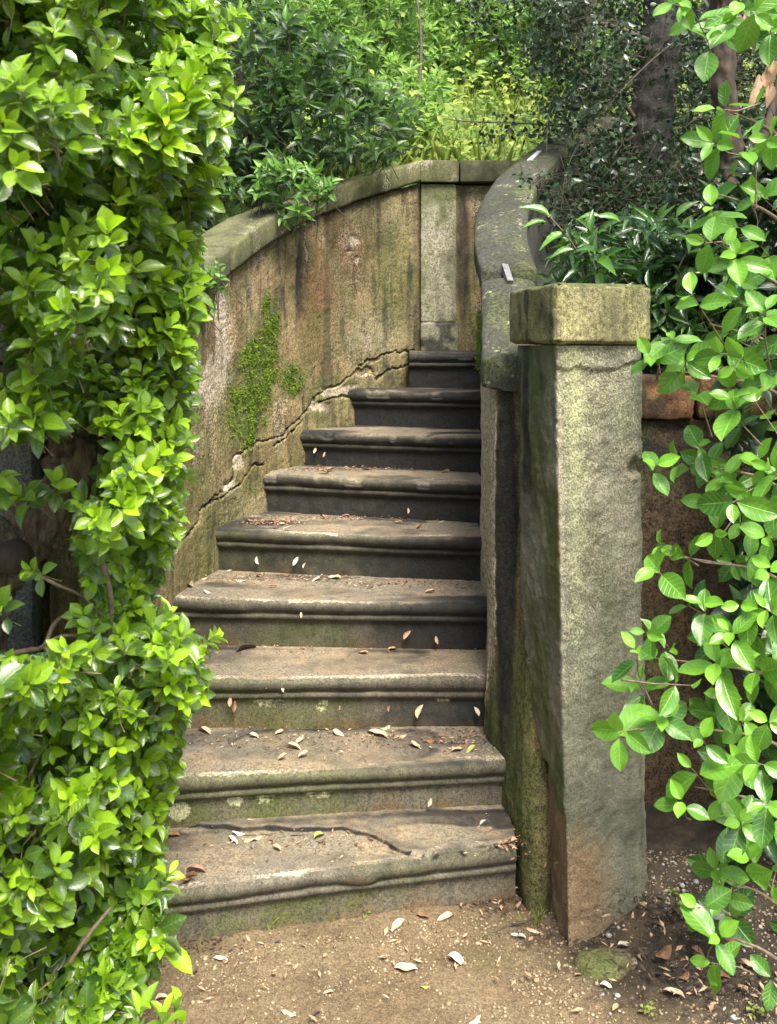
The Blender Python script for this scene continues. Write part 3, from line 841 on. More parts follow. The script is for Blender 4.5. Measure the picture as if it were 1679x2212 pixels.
par_coping(up[k1 + 1:], 132)
# iron clamps let into the coping
def bar(name, a, b, w, th, mat, parent, up_=(0, 0, 1), label=None):
    a, b = np.array(a, float), np.array(b, float)
    d = b - a; L = np.linalg.norm(d); d /= L
    s = np.cross(d, up_); s /= np.linalg.norm(s); nrm = np.cross(s, d)
    V, Fc = box_grid(-w / 2, w / 2, 0, L, 0, th, 0.02, 0, bev=0.002)
    P = a + V[:, :1] * s + V[:, 1:2] * d + V[:, 2:3] * nrm
    return obj(name, P, Fc, mat, parent, label=label)
bar('iron_clamp', W(1101, 622, 3.33), W(1087, 578, 3.45), 0.022, 0.030, M['iron'], par, label='short grey iron clamp bridging the joint of the coping')
def on_cope(pxt, f):
    i = c_at(pxt); T_, N_2 = wall_surface(up); q = up[i].copy(); q[:2] += N_2[i] * 0.2 * f; q[2] += 0.016
    return q
bar('iron_clamp', on_cope(1102, .42), on_cope(1126, .42), 0.022, 0.008, M['zinc'], par, label='pale flat metal clamp high on the coping')
bar('iron_clamp', on_cope(1172, .3), on_cope(1196, .3), 0.014, 0.008, M['zinc'], par, label='thin pale strip near the top of the coping')
# moss on the parapet's shoulder
Vt = V_ = None
ms = body[(body[:, 1] > 3.25) & (body[:, 1] < 3.55)]
pts = []
for q in ms:
    for zz in np.linspace(1.44, 1.66, 30): pts.append((q[0] - 0.003, q[1], zz))
pts = np.array(pts)
wgt = sstep(.4, .6, fbm(pts, 14, 3, 140)) + 0.02
tufts('moss_patch', pts, np.tile([-0.8, -0.6, 0], (len(pts), 1)), wgt, 2600, 0.008, M['moss'], par, 9)

# ------------------------------------------------------------------ right gate pillar
pil = thing('stone_pillar', (0.50, 2.68, 0), 'tall square weathered stone pillar with a lichened cap, right of the steps', 'pillar')
def pillar_plan(z):
    f = np.clip(z / 1.55, 0, 1)
    A = np.array([.462 * (1 - f) + .431 * f, 2.505])           # nearest arris
    R = np.array([.705 * (1 - f) + .682 * f, 2.60])
    Bk = np.array([.68, 2.93]); Lf = np.array([.392 * (1 - f) + .372 * f, 2.83])
    return [Lf, A, R, Bk]
rows = []
zs = np.linspace(-0.08, 1.546, 330)
per = [46, 46, 30, 20]
lab = []
for z in zs:
    c = pillar_plan(z)
    ring = []
    for i in range(4):
        p, q = c[i], c[(i + 1) % 4]
        for k in range(per[i]):
            t = k / per[i]
            ring.append(p + (q - p) * t)
    ring = np.array(ring)
    # round the arrises: pull points near corners inwards
    ctr = np.mean(c, 0)
    for cc, rr in ((c[1], 0.014), (c[2], 0.045), (c[0], 0.02), (c[3], 0.02)):
        dd = np.linalg.norm(ring - cc, axis=1)
        kx = np.clip(1 - dd / rr, 0, 1)[:, None]
        ring = ring + (ctr - ring) / np.linalg.norm(ctr - ring, axis=1)[:, None] * (kx ** 2) * rr * 0.42
    rows.append(np.column_stack([ring, np.full(len(ring), z)]))
nr_, m = len(zs), sum(per)
V = np.concatenate(rows)
px, py = pix(V)
face = np.tile(np.repeat([0, 1, 2, 3], per), nr_)
ctr = np.array([0.52, 2.72])
rad = V[:, :2] - ctr; rad /= np.linalg.norm(rad, axis=1)[:, None]
NV = np.column_stack([rad, np.zeros(len(V))])
off = 0.022 * (fbm(V, 5, 4, 150) - 0.5) + 0.015 * (fbm(V * [1, 1, .7], 24, 4, 151) - 0.5) + 0.006 * (fbm(V, 95, 2, 152) - 0.5)
jx = px + 7 * (fbm(V, 26, 4, 153) - 0.5) * 2; jy = py + 14 * (fbm(V, 20, 3, 154) - 0.5) * 2
# plaster skin left round the head of the shaft, broken along a crack
crk = [(1195, 795), (1230, 800), (1250, 790), (1290, 800), (1330, 795), (1360, 778), (1400, 772)]
dc = np.interp(jx, [p[0] for p in crk], [p[1] for p in crk]) - jy
skin = np.where((face == 1) & (px > 1203), sstep(-1, 3, dc), 0)
off += 0.008 * skin
# flaking slab on the left face: outer skin ends along an oblique broken edge
e1x, e1y = [1128, 1140, 1150, 1158, 1172, 1190, 1206, 1222, 1232], [1330, 1480, 1560, 1600, 1690, 1750, 1790, 1830, 1760]
edge = np.interp(py, [900, 1300, 1480, 1560, 1600, 1650, 1700, 1750, 1772, 2100], [1112, 1124, 1140, 1147, 1160, 1178, 1190, 1204, 1232, 1240])
dl = jx - edge
gone = np.where(face == 0, 1 - sstep(-2, 3, dl), 0)
off -= 0.024 * gone
edge2 = np.interp(py, [1400, 1600, 1750, 1850, 2000], [1105, 1135, 1150, 1150, 1170])
gone2 = np.where(face == 0, 1 - sstep(-1, 3, jx - edge2), 0)
off -= 0.014 * gone2
off -= 0.003 * sstep(.62, .72, fbm(V, 13, 3, 159)) * (face == 1)
bite = blob(jx, jy, 1378, 1010, 14, 16); off -= 0.022 * bite
V = V + NV * off[:, None]
edges = np.where(face == 0, np.exp(-(dl / 4) ** 2) + np.exp(-((jx - edge2) / 3) ** 2) * (py > 1400), 0)
lowf = sstep(1700, 1900, jy)
green = 0.7 * blob(jx, jy, 1225, 1300, 60, 500) * (face == 1)
at = {'dark': np.clip(0.75 * (face == 0) * blob(jx, jy, 1140, 900, 34, 220) * mask_rand(V * [1, 1, .15], 20, .35, .55, 155) + 0.6 * edges + 0.4 * (face == 0) * gone * mask_rand(V, 8, .45, .6, 156)
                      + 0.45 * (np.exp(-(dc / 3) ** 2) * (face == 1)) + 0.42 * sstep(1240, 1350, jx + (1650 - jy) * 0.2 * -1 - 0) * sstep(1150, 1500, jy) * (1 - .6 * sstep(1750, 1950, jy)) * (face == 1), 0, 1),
      'pale': np.clip(0.34 * (face == 1) * (py < 1500) * mask_rand(V * [1, 1, .4], 7, .42, .62, 157) + 0.5 * np.exp(-((px - edge * 0 - np.interp(py, [740, 2040], [1203, 1226])) / 7) ** 2) * (py < 1500), 0, 1),
      'rust': np.clip(0.95 * lowf * (face == 1) * (1 - sstep(1270, 1370, jx)) * sstep(-1, 1, 2050 - jy) + 0.75 * (face == 0) * gone * sstep(1500, 1700, jy) * sstep(1155, 1185, jx) + 0.3 * (face == 0) * gone + .42 * (face == 0) * (1 - gone) * mask_rand(V * [1, 1, .4], 9, .4, .6, 190), 0, 1),
      'lichen': np.clip(0.5 * (face == 1) * np.exp(-((jx - 1238 - .02 * (py - 750)) / 26) ** 2) * (1 - sstep(1350, 1600, jy)) + .25 * (face == 1) * (1 - sstep(900, 1150, jy)), 0, 1),
      'moss': np.clip(0.75 * (face == 0) * (1 - gone) * mask_rand(V * [1, 1, .5], 6, .35, .58, 158) + 0.6 * (face == 0) * gone * (jx < 1165) + 0.6 * (jy > 1980) * 0, 0, 1)}
ob = obj('shaft', V, grid_faces(nr_, m, True), M['pillar'], pil, attrs=at)
# yellow lichen tone is carried by the cap
def quad_block(c, z0, z1, st, amp, seed, bev=0.012):
    V, Fc = box_grid(0, 1, 0, 1, 0, 1, 0.03, 0, bev=0.0001)
    a, b, c2, d = [np.array(p, float) for p in c]           # corners: Lf, A, R, Bk
    u_, v_, w_ = V[:, 0], V[:, 1], V[:, 2]
    # u along A->R, v along A->Lf
    P = (1 - v_)[:, None] * ((1 - u_)[:, None] * b + u_[:, None] * c2) + v_[:, None] * ((1 - u_)[:, None] * a + u_[:, None] * d)
    out = np.column_stack([P, z0 + (z1 - z0) * w_])
    # rounded edges
    for (k0, k1, kk) in ((u_, v_, 0), (u_, w_, 1), (v_, w_, 2)):
        e0 = np.minimum(k0, 1 - k0); e1 = np.minimum(k1, 1 - k1)
        near = np.clip(1 - e0 / 0.05, 0, 1) * np.clip(1 - e1 / 0.05, 0, 1)
        ctr = out.mean(0)
        dv = ctr - out; dv /= np.linalg.norm(dv, axis=1)[:, None]
        out = out + dv * (near * bev)[:, None]
    out = displace(out, amp, 8, 4, seed); out = displace(out, amp * .5, 40, 3, seed + 5)
    return out, Fc
V, Fc = box_grid(0, 1, 0, 1, 0, 1, 0.02, 0, bev=0.0001)
V, Fc = quad_block([(.350, 2.865), (.425, 2.468), (.702, 2.585), (.72, 2.96)], 1.549, 1.708, 0.01, 0.004, 160, 0.012)
px, py = pix(V)
lf = px < 1195
obj('cap', V, Fc, M['pillarcap'], pil, attrs={'moss': np.clip(0.55 * lf * mask_rand(V, 8, .4, .6, 161) + 0.8 * (V[:, 2] > 1.698) + 0.25 * mask_rand(V, 7, .5, .6, 162), 0, 1),
    'dark': np.clip(0.5 * mask_rand(V * [1, 1, .35], 12, .5, .62, 163) + 0.35 * lf, 0, 1), 'pale': 0.3 * mask_rand(V, 16, .52, .65, 164), 'lichen': 0.25 * mask_rand(V, 24, .6, .7, 165)})
# subdivide caps' look: crack along its top edge
# ------------------------------------------------------------------ retaining walls left and right
rw = thing('retaining_wall', (1.3, 3.0, 0), 'earthy brown retaining wall with a terracotta ledge along its top, behind the right bush', 'wall')
V, Fc = box_grid(0.64, 2.2, 2.98, 3.16, -0.1, 1.32, 0.014, 0.014, 9, 170)
px, py = pix(V)
obj('earth_render', V, Fc, M['earthwall'], rw, attrs={'moss': 0.55 * mask_rand(V, 5, .45, .6, 171) * sstep(1150, 1000, py), 'dark': 0.55 * sstep(1150, 950, py) * mask_rand(V, 8, .42, .6, 172) + 0.3 * mask_rand(V, 6, .5, .6, 173), 'rust': 0.3 * mask_rand(V, 4, .5, .6, 174)})
x = 0.645
k = 0
while x < 2.2:
    for r_ in range(1):
        ln = 0.29
        xx = x
        V, Fc = box_grid(xx, xx + ln - .008, 2.945 + rnd.uniform(-.006, .006), 3.14, 1.325 + rnd.uniform(-.004, .004), 1.455 + rnd.uniform(-.008, .008), 0.012, 0.010, 11, 175 + k, bev=0.014)
        if xx + ln < 2.25: obj('ledge_block', V, Fc, M['terracotta'], rw, attrs={'dark': 0.75 * mask_rand(V, 9, .42, .6, k), 'moss': .5 * mask_rand(V, 7, .5, .6, k + 9)})
        k += 1
    x += 0.295
V, Fc = box_grid(2.2, 9, 2.98, 3.2, -0.1, 1.47, 0.1, 0.01, 3, 176)
obj('wall_run', V, Fc, M['earthwall'], rw)

lp = thing('stone_pillar', (-1.02, 2.55, 0), 'dark grey stone pillar half hidden behind the left hedge trunk', 'pillar')
V, Fc = box_grid(-1.20, -0.885, 2.42, 2.72, -0.05, 1.50, 0.014, 0.006, 8, 180)
obj('shaft', V, Fc, M['greystone'], lp, attrs={'dark': 0.3 * mask_rand(V, 6, .5, .62, 181)})
V, Fc = box_grid(-1.23, -0.86, 2.39, 2.75, 1.503, 1.66, 0.014, 0.004, 8, 182)
obj('cap', V, Fc, M['greystone'], lp)
lr = thing('retaining_wall', (-3, 2.7, 0), 'dark retaining wall running left from the grey pillar behind the hedge', 'wall')
V, Fc = box_grid(-9, -1.2, 2.55, 2.78, -0.05, 1.48, 0.06, 0.008, 5, 183)
obj('render_face', V, Fc, M['greystone'], lr)

# ------------------------------------------------------------------ leaves
def leaf_shape(n=6, m=4, widest=0.5, point=1.0, fold=0.18, curl=0.15, wave=0.0, sharp=1.0):
    """unit leaf along +Y, normal +Z, length 1, width 1 (scaled later)"""
    V, UV = [], []
    for i in range(n + 1):
        v = i / n
        if v < widest: w = math.sin(0.5 * math.pi * (v / widest)) ** 0.8
        else: w = math.cos(0.5 * math.pi * ((v - widest) / (1 - widest))) ** sharp
        w = max(w, 0.02)
        for j in range(m + 1):
            u_ = j / m * 2 - 1
            V.append((0.5 * w * u_, v, fold * 0.5 * w * abs(u_) - curl * v * v + wave * 0.05 * math.sin(v * 9) * abs(u_)))
            UV.append((0.5 + 0.5 * u_, v))
    return np.array(V), grid_faces(n + 1, m + 1), np.array(UV)
SH = {
    'hedge': leaf_shape(5, 2, 0.58, 1, 0.35, 0.2, 0, 0.72),
    'oval': leaf_shape(7, 4, 0.5, 1, 0.22, 0.16, 0.6, 0.72),
    'lance': leaf_shape(5, 2, 0.42, 1, 0.35, 0.28, 0, 1.1),
    'far': leaf_shape(3, 2, 0.45, 1, 0.3, 0.2, 0, 1.0),
    'tiny': leaf_shape(3, 2, 0.5, 1, 0.2, 0.1, 0, 0.7),
}

class Leaves:
    def __init__(s, shape): s.shape = shape; s.P, s.D, s.N, s.L, s.Wd, s.T = [], [], [], [], [], []
    def add(s, p, d, n, L, w, t): s.P.append(p); s.D.append(d); s.N.append(n); s.L.append(L); s.Wd.append(w); s.T.append(t)
    def arrays(s):
        P, D, N = np.array(s.P), np.array(s.D), np.array(s.N)
        D /= np.linalg.norm(D, axis=1)[:, None]
        N = N - (N * D).sum(1)[:, None] * D; N /= np.linalg.norm(N, axis=1)[:, None] + 1e-9
        X = np.cross(D, N)
        return P, X, D, N, np.array(s.L), np.array(s.Wd), np.clip(np.array(s.T), 0, 1)

def emit(leaves, mat, parent, nobj=0, ntint=7, leafname='leaf', stuffname='foliage', frame=True):
    P, X, D, N, L, Wd, Tn = leaves.arrays()
    tv, tf, tuv = SH[leaves.shape]
    n = len(P)
    pick = np.zeros(n, bool)
    if nobj:
        C = P + D * (L / 2)[:, None]
        px, py = pix(C)
        size = F * L * Wd * 1.0 / C[:, 1] * np.abs((N * (C - [0, 0, EYE])).sum(1)) / C[:, 1]
        inf = (px > 5) & (px < 1674) & (py > 5) & (py < 2207)
        # nearest leaf in each small cell of view
        key = (np.floor(px / 24).astype(int) * 10000 + np.floor(py / 24).astype(int))
        order = np.argsort(C[:, 1])
        seen = {}
        front = np.zeros(n, bool)
        for i in order:
            if not inf[i]: continue
            k = key[i]
            if seen.get(k, 0) < 1: front[i] = True
            seen[k] = seen.get(k, 0) + 1
        score = np.where(front, size + 1, np.where(inf, size * 0.2, 0))
        pick[np.argsort(-score)[:min(nobj, int((score > 0).sum()))]] = True
    po = ploc(parent)
    if pick.any():
        meshes = []
        for k in range(ntint):
            tn = (k + 0.5) / ntint
            meshes.append(make_mesh(leafname, tv, tf, {'tint': np.full(len(tv), tn)}, mat, True, tuv))
        for i in np.where(pick)[0]:
            o = bpy.data.objects.new(leafname, meshes[min(ntint - 1, int(Tn[i] * ntint))])
            COL.objects.link(o); o.parent = parent
            mt = np.eye(4); mt[:3, 0] = X[i] * Wd[i] * L[i]; mt[:3, 1] = D[i] * L[i]; mt[:3, 2] = N[i] * L[i]; mt[:3, 3] = P[i] - po
            o.matrix_local = Matrix(mt.tolist())
    r = ~pick
    if r.any():
        P, X, D, N, L, Wd, Tn = [a[r] for a in (P, X, D, N, L, Wd, Tn)]
        Lx = L[:, None, None]
        cv = np.random.default_rng(1).uniform(0.4, 1.7, (len(P), 1, 1))
        V = P[:, None, :] + X[:, None, :] * (tv[None, :, 0:1] * Lx * Wd[:, None, None]) + D[:, None, :] * (tv[None, :, 1:2] * Lx) + N[:, None, :] * (tv[None, :, 2:3] * Lx * cv)
        Fc = (tf[None] + (np.arange(len(P)) * len(tv))[:, None, None]).reshape(-1, 4)
        o = obj(stuffname, V.reshape(-1, 3), Fc, mat, parent, kind='stuff', attrs={'tint': np.repeat(Tn, len(tv))}, uv=np.tile(tuv, (len(P), 1)))
        return o

def unit(v): v = np.asarray(v, float); return v / (np.linalg.norm(v) + 1e-9)
def rvec(s=1.0): return np.array([rnd.gauss(0, s), rnd.gauss(0, s), rnd.gauss(0, s)])

def sprig(LV, TW, p, a, k=8, leaf=0.055, wr=0.4, length=0.05, tint=(0.2, 0.9), el=(75, 25), stem=0.09, opp=False, sr=0.0013):
    a = unit(a)
    r1 = unit(np.cross(a, rvec())); r2 = np.cross(a, r1)
    for i in range(k):
        f = i / max(1, k - 1)
        if opp:
            az = (i // 2) * math.pi / 2 + (i % 2) * math.pi + rnd.gauss(0, .25); f = (i // 2) / max(1, (k - 1) // 2)
        else: az = i * 2.4 + rnd.gauss(0, .3)
        e = math.radians(el[0] + (el[1] - el[0]) * f + rnd.gauss(0, 9))
        rad = r1 * math.cos(az) + r2 * math.sin(az)
        d = a * math.cos(e) + rad * math.sin(e)
        n = a * math.sin(e) - rad * math.cos(e) + rvec(0.18)
        if n[2] < 0 and rnd.random() < 0.55: n = n + np.array([0, 0, 0.7])
        d = d + np.array([0, 0, -0.12])
        L = leaf * rnd.uniform(0.72, 1.18) * (1.0 - 0.35 * max(0, f - 0.6) / 0.4)
        LV.add(p + a * length * f + rad * 0.003, d, n, L, wr * rnd.uniform(.85, 1.15), tint[0] + (tint[1] - tint[0]) * f + rnd.gauss(0, .1))
    if TW is not None:
        b = p - a * stem + rvec(0.01)
        TW.add(*tube([b, p - a * stem * .4 + rvec(.004), p + a * length], [sr * 1.6, sr, sr * .6], 4))

def emit_twigs(TW, mat, parent, name='twig'):
    V, Fc = TW.data(); return obj(name, V, Fc, mat, parent, kind='stuff')

def limb(parent, pts, radii, mat, name='branch', sides=8, seg=10, rough=0.15, seed=0, label=None):
    path = catmull(np.array(pts, float), seg)
    V, Fc = tube(path, radii, sides, seed, rough)
    return obj(name, V, Fc, mat, parent, label=label)

# ---- left hedge -----------------------------------------------------
hedge = thing('hedge_shrub', (-.85, 1.9, 0), 'big bright green glossy-leaved hedge shrub filling the left side beside the steps', 'shrub')
XR = [(-400, 320), (-50, 330), (20, 420), (60, 455), (150, 440), (200, 462), (330, 452), (450, 430), (560, 395), (650, 398), (750, 388), (880, 392), (1000, 368), (1120, 362), (1200, 352), (1250, 325), (1340, 312), (1385, 390), (1430, 405), (1500, 395), (1560, 378), (1640, 368), (1760, 328), (1850, 315), (1960, 322), (2040, 318), (2100, 285), (2212, 235), (2400, 210)]
xr = lambda y: np.interp(y, [p[0] for p in XR], [p[1] for p in XR])
LV, TW = Leaves('hedge'), Batch()
def in_hole(px, py):
    if px < 60 and 690 < py < 830: return True
    if px < (232 if py < 1075 else 178) and 940 < py < 1430:
        return True
    return False
isl = [(70, 1090, 1.85), (120, 1070, 1.9), (95, 1245, 1.85), (15, 1330, 1.75), (15, 1440, 1.8), (60, 1460, 1.85), (-5, 1050, 1.7), (215, 1120, 1.95), (220, 1340, 2.0)]
cnt = 0
def hedge_sprig(px, py, D, deep=0.0, big=1.0):
    p = W(px, py, D)
    out = np.array([(px - 120) / 600.0, -0.75, 0.62])
    if py > 1900: out[2] = 0.35
    a = out + rvec(0.38)
    lift = rnd.random()
    sprig(LV, TW, p, a, rnd.choice([8, 9, 10, 12]), 0.0435 * big * rnd.uniform(.75, 1.2), rnd.uniform(.47, .62), 0.045, (-0.05 - 0.1 * deep, (1.1 - 0.75 * deep) * (0.45 + 0.6 * lift)), (88, 24), 0.055, False, .0008)
ymin, ymax = -420, 2420
N_ = 5000
for i in range(N_):
    py = rnd.uniform(ymin, ymax)
    lim = xr(py)
    left = -520
    px = lim - abs(rnd.gauss(0, 1)) * 45 if rnd.random() < 0.22 else rnd.uniform(left, lim)
    if px < left: continue
    if in_hole(px, py): continue
    layer = rnd.random()
    tedge = np.clip((px + 60) / (lim + 60), 0, 1)
    Df = 1.50 + 0.65 * tedge ** 1.5 + 0.16 * np.clip((py - 900) / 1300, -0.6, 1)
    Df += 0.10 * math.sin(px / 47.0 + py / 90.0) + 0.08 * math.sin(py / 61.0)
    D = Df + 0.55 * layer ** 1.3
    if EYE - (py - HY) * D / F < 0.05: D = Df * 0.95
    p = W(px, py, D)
    if p[2] < 0.03: continue
    hedge_sprig(px, py, D, deep=layer, big=1.0 + 0.12 * (py < 700))
for (a_, b_, D) in isl: hedge_sprig(a_, b_, D, 0.3)
for (a_, b_, D) in [(430, 1400, 2.15), (415, 1440, 2.15), (400, 1480, 2.12), (385, 1520, 2.1), (420, 1500, 2.2), (480, 60, 2.1), (450, 110, 2.1), (470, 210, 2.1), (495, 240, 2.15), (340, 2010, 2.1), (355, 2045, 2.05), (340, 1925, 2.0)]:
    hedge_sprig(a_, b_, D, 0.0, 1.15)
for (a_, b_, D) in [(380, 2215, 1.95), (300, 2225, 1.9), (350, 2235, 1.9)]:
    sprig(LV, TW, W(a_, b_, D), (0.1, -.1, 1), 6, .06, .4, .04, (.2, .9), (60, 20))
LV.add(W(350, 2040, 2.05), np.array([0.8, -.3, -.45]), np.array([0.1, -.6, .8]), 0.085, 0.42, 0.95)
LV.add(W(348, 2030, 2.0), np.array([0.75, -.3, -.1]), np.array([0.1, .6, .4]), 0.06, 0.4, 0.1)
emit(LV, M['hedge'], hedge, 300)
emit_twigs(TW, M['twig'], hedge)
limb(hedge, [W(-60, 1330, 2.05), W(-10, 1215, 2.05), W(60, 1160, 2.08), W(130, 1080, 2.12), W(170, 1000, 2.15), W(185, 930, 2.2), W(170, 800, 2.2), W(120, 640, 2.1), W(60, 400, 2.0)], [.07, .066, .055, .05, .058, .06, .05, .035, .02], M['bark'], 'trunk', 90, 50, .34, 200)
limb(hedge, [W(-60, 2100, 2.1), W(-70, 1700, 2.05), W(-60, 1330, 2.05), W(-30, 1260, 2.05)], [.1, .08, .07, .05], M['bark'], 'trunk', 70, 50, .3, 201)
kn = W(25, 1205, 2.0)
V, Fc = tube([kn + [0.0, .03, 0], kn + [0.002, .0, 0], kn + [.004, -.02, 0.002], kn + [.004, -.026, .002], kn + [.004, -.02, .002], kn + [.004, -.012, .002]], [.034, .036, .034, .024, .018, .003], 18, 3, .25)
obj('knot', V, Fc, M['redbark'], hedge)
for pts, rr in (([(0, 1416), (60, 1405), (95, 1395), (120, 1345), (170, 1310), (225, 1270)], .006), ([(95, 1395), (130, 1375), (180, 1368), (240, 1330)], .004), ([(95, 1395), (120, 1440), (150, 1470), (230, 1520)], .0045),
                ([(70, 1490), (130, 1480), (200, 1450), (260, 1430)], .005), ([(-40, 1560), (40, 1520), (100, 1480)], .006), ([(60, 1230), (120, 1262), (180, 1290), (240, 1350)], .004), ([(180, 1100), (210, 1180), (240, 1300), (230, 1400)], .008),
                ([(60, 1680), (90, 1620), (110, 1560), (180, 1500)], .004), ([(40, 1980), (70, 1860), (80, 1780), (130, 1700)], .005), ([(150, 2080), (190, 2020), (240, 1960)], .005), ([(0, 1990), (20, 1900), (30, 1830)], .006)):
    q = [W(a_, b_, 1.95 + .03 * k + rnd.uniform(-.01, .01)) for k, (a_, b_) in enumerate(pts)]
    limb(hedge, q, [rr, rr * .85, rr * .6], M['twig'], 'branch', 6, 8, .25, 5)

# ---- right oval-leaved bush ------------------------------------------
ovb = thing('oval_leaved_bush', (1.05, 2.2, 0), 'bush with broad oval veined light green leaves along the right edge by the pillar', 'shrub')
LV, TW = Leaves('oval'), Batch()
cl = [(1460, 10), (1500, 30), (1560, 60), (1530, 95), (1630, 30), (1665, 70), (1600, 10), (1555, 235), (1640, 240), (1545, 310), (1605, 310), (1665, 300), (1590, 390), (1640, 420), (1540, 455), (1590, 490), (1528, 525), (1590, 555), (1650, 540),
      (1600, 650), (1655, 680), (1500, 645), (1445, 725), (1405, 772), (1480, 780), (1500, 835), (1560, 765), (1595, 785), (1625, 735), (1660, 840), (1590, 840), (1585, 870), (1510, 965), (1475, 1008), (1565, 1030), (1585, 1085), (1535, 1080), (1640, 1000), (1620, 1060), (1665, 1095),
      (1545, 1150), (1435, 1182), (1475, 1200), (1420, 1232), (1620, 1205), (1605, 1310), (1660, 1320), (1660, 1240), (1520, 1310), (1400, 1368), (1375, 1412), (1450, 1400), (1385, 1485), (1430, 1550), (1480, 1480), (1550, 1440), (1605, 1560), (1340, 1580), (1500, 1665), (1475, 1735), (1560, 1720), (1640, 1650), (1655, 1740), (1600, 1780), (1625, 1860), (1548, 1880), (1512, 1960), (1562, 1940), (1550, 2025), (1545, 2080), (1672, 2110), (1560, 1500), (1640, 1450), (1660, 1560), (1520, 1600), (1590, 1640), (1670, 1900), (1600, 700), (1640, 880), (1660, 1160), (1580, 1370), (1640, 1370), (1675, 1020), (1415, 1010)]
def oval_sprig(px, py, D, t0=.25, t1=.85, big=1.0, k=None, drop=0):
    p = W(px, py, D)
    a = np.array([-0.45, -0.62, 0.42 - drop]) + rvec(0.33)
    sprig(LV, TW, p - unit(a) * 0.02, a, k or rnd.choice([4, 5, 6]), 0.076 * big * rnd.uniform(.85, 1.12), rnd.uniform(.54, .64), 0.032, (t0, t1), (88, 48), 0.11, True, .0016)
for (a_, b_) in cl:
    D = 2.12 + rnd.uniform(-.08, .12) - 0.02 * (a_ > 1600)
    oval_sprig(a_, b_, D, rnd.uniform(.2, .5), rnd.uniform(.6, 1.0), k=rnd.choice([3, 4, 4, 6]), big=.98)
oval_sprig(1330, 1590, 2.12, .6, .8, 1.0, 2)
for i in range(95):      # second, deeper layer
    py = rnd.uniform(-200, 2150); lo_ = np.interp(py, [0, 200, 700, 1400, 1650, 2200], [1520, 1560, 1500, 1440, 1470, 1560])
    px = rnd.uniform(lo_ + 40, 2000)
    oval_sprig(px, py, rnd.uniform(2.3, 2.75), 0.0, .25, 0.95)
for i in range(150):     # outside the frame, the rest of the bush
    py = rnd.uniform(-500, 2000); px = rnd.uniform(1690, 2450)
    oval_sprig(px, py, rnd.uniform(1.95, 2.7), .2, .8)
emit(LV, M['oval'], ovb, 300)
emit_twigs(TW, M['twig'], ovb)
for i in range(15):
    y1 = [60, 240, 420, 560, 700, 800, 1000, 1080, 1200, 1320, 1420, 1560, 1700, 1900, 2020][i]
    xe = [1500, 1560, 1540, 1540, 1520, 1440, 1480, 1560, 1430, 1600, 1390, 1390, 1490, 1560, 1550][i]
    q = [W(1900, y1 + 260, 2.4), W(1760, y1 + 120, 2.35), W(1660, y1 + 40, 2.28), W((xe + 1660) / 2, y1 + 15, 2.24), W(xe + 12, y1, 2.18)]
    limb(ovb, q, [.009, .006, .003, .0015], M['twig'], 'branch', 6, 8, .15, i)
for (x_, b_) in ((1.25, .0), (1.4, .2), (1.15, .1)):
    limb(ovb, [(x_ - .1, 2.6, -0.05), (x_, 2.5, .6), (x_ + .06 - b_, 2.45, 1.2), (x_, 2.4, 2.1)], [.03, .024, .018, .01], M['redbark'], 'stem', 10, 10, .2, 7)
# a few dry brown leaves hanging in the upper branches
dl_ = Leaves('lance')
for (a_, b_) in ((1610, 30), (1622, 60), (1640, 160), (1655, 150), (1665, 180), (1672, 130), (1632, 185)):
    dl_.add(W(a_, b_, 2.2), np.array([rnd.uniform(-.3, .3), -.2, -1]), np.array([rnd.uniform(-.5, .5), -1, .2]), .055, .42, .5)
emit(dl_, M['dry_tan'], ovb, 20, 1, 'withered_leaf')

# ---- generic distant shrub ---------------------------------------------
def shrub(name, label, cat, mat, twig, region, Ds, n, leaf, wr, k, tint, shape='far', nobj=0, axis=(0, -.55, .75), jit=.4, length=.06, el=(75, 25), stems=(), base=None, group=None, opp=False, sr=.0016, sten=.12, clear=0.03):
    Dm = sum(Ds) / 2
    x0, x1 = min(p[0] for p in region), max(p[0] for p in region); y0, y1 = min(p[1] for p in region), max(p[1] for p in region)
    if base is None: b = W((x0 + x1) / 2, y1, Dm); base = (b[0], b[1], float(hill_z(np.array([b[0]]), np.array([b[1]]))[0]))
    th = thing(name, base, label, cat, group)
    LV, TW = Leaves(shape), Batch()
    c = 0; tries = 0
    while c < n and tries < n * 20:
        tries += 1
        px, py = rnd.uniform(x0, x1), rnd.uniform(y0, y1)
        if not inside(np.array([px]), np.array([py]), region)[0]: continue
        D = rnd.uniform(*Ds)
        p = W(px, py, D)
        if clear is not None and p[2] < hill_z(p[:1], p[1:2])[0] + clear: continue
        a = np.array(axis) + rvec(jit)
        sprig(LV, TW, p, a, k, leaf * rnd.uniform(.8, 1.2), wr, length, tint, el, sten, opp, sr)
        c += 1
    emit(LV, mat, th, nobj)
    emit_twigs(TW, twig, th)
    for i, (pts, rr) in enumerate(stems):
        limb(th, [W(*q) for q in pts], rr, M['darkbark'] if rr[0] > .02 else twig, 'stem', 8, 8, .2, i)
    return th

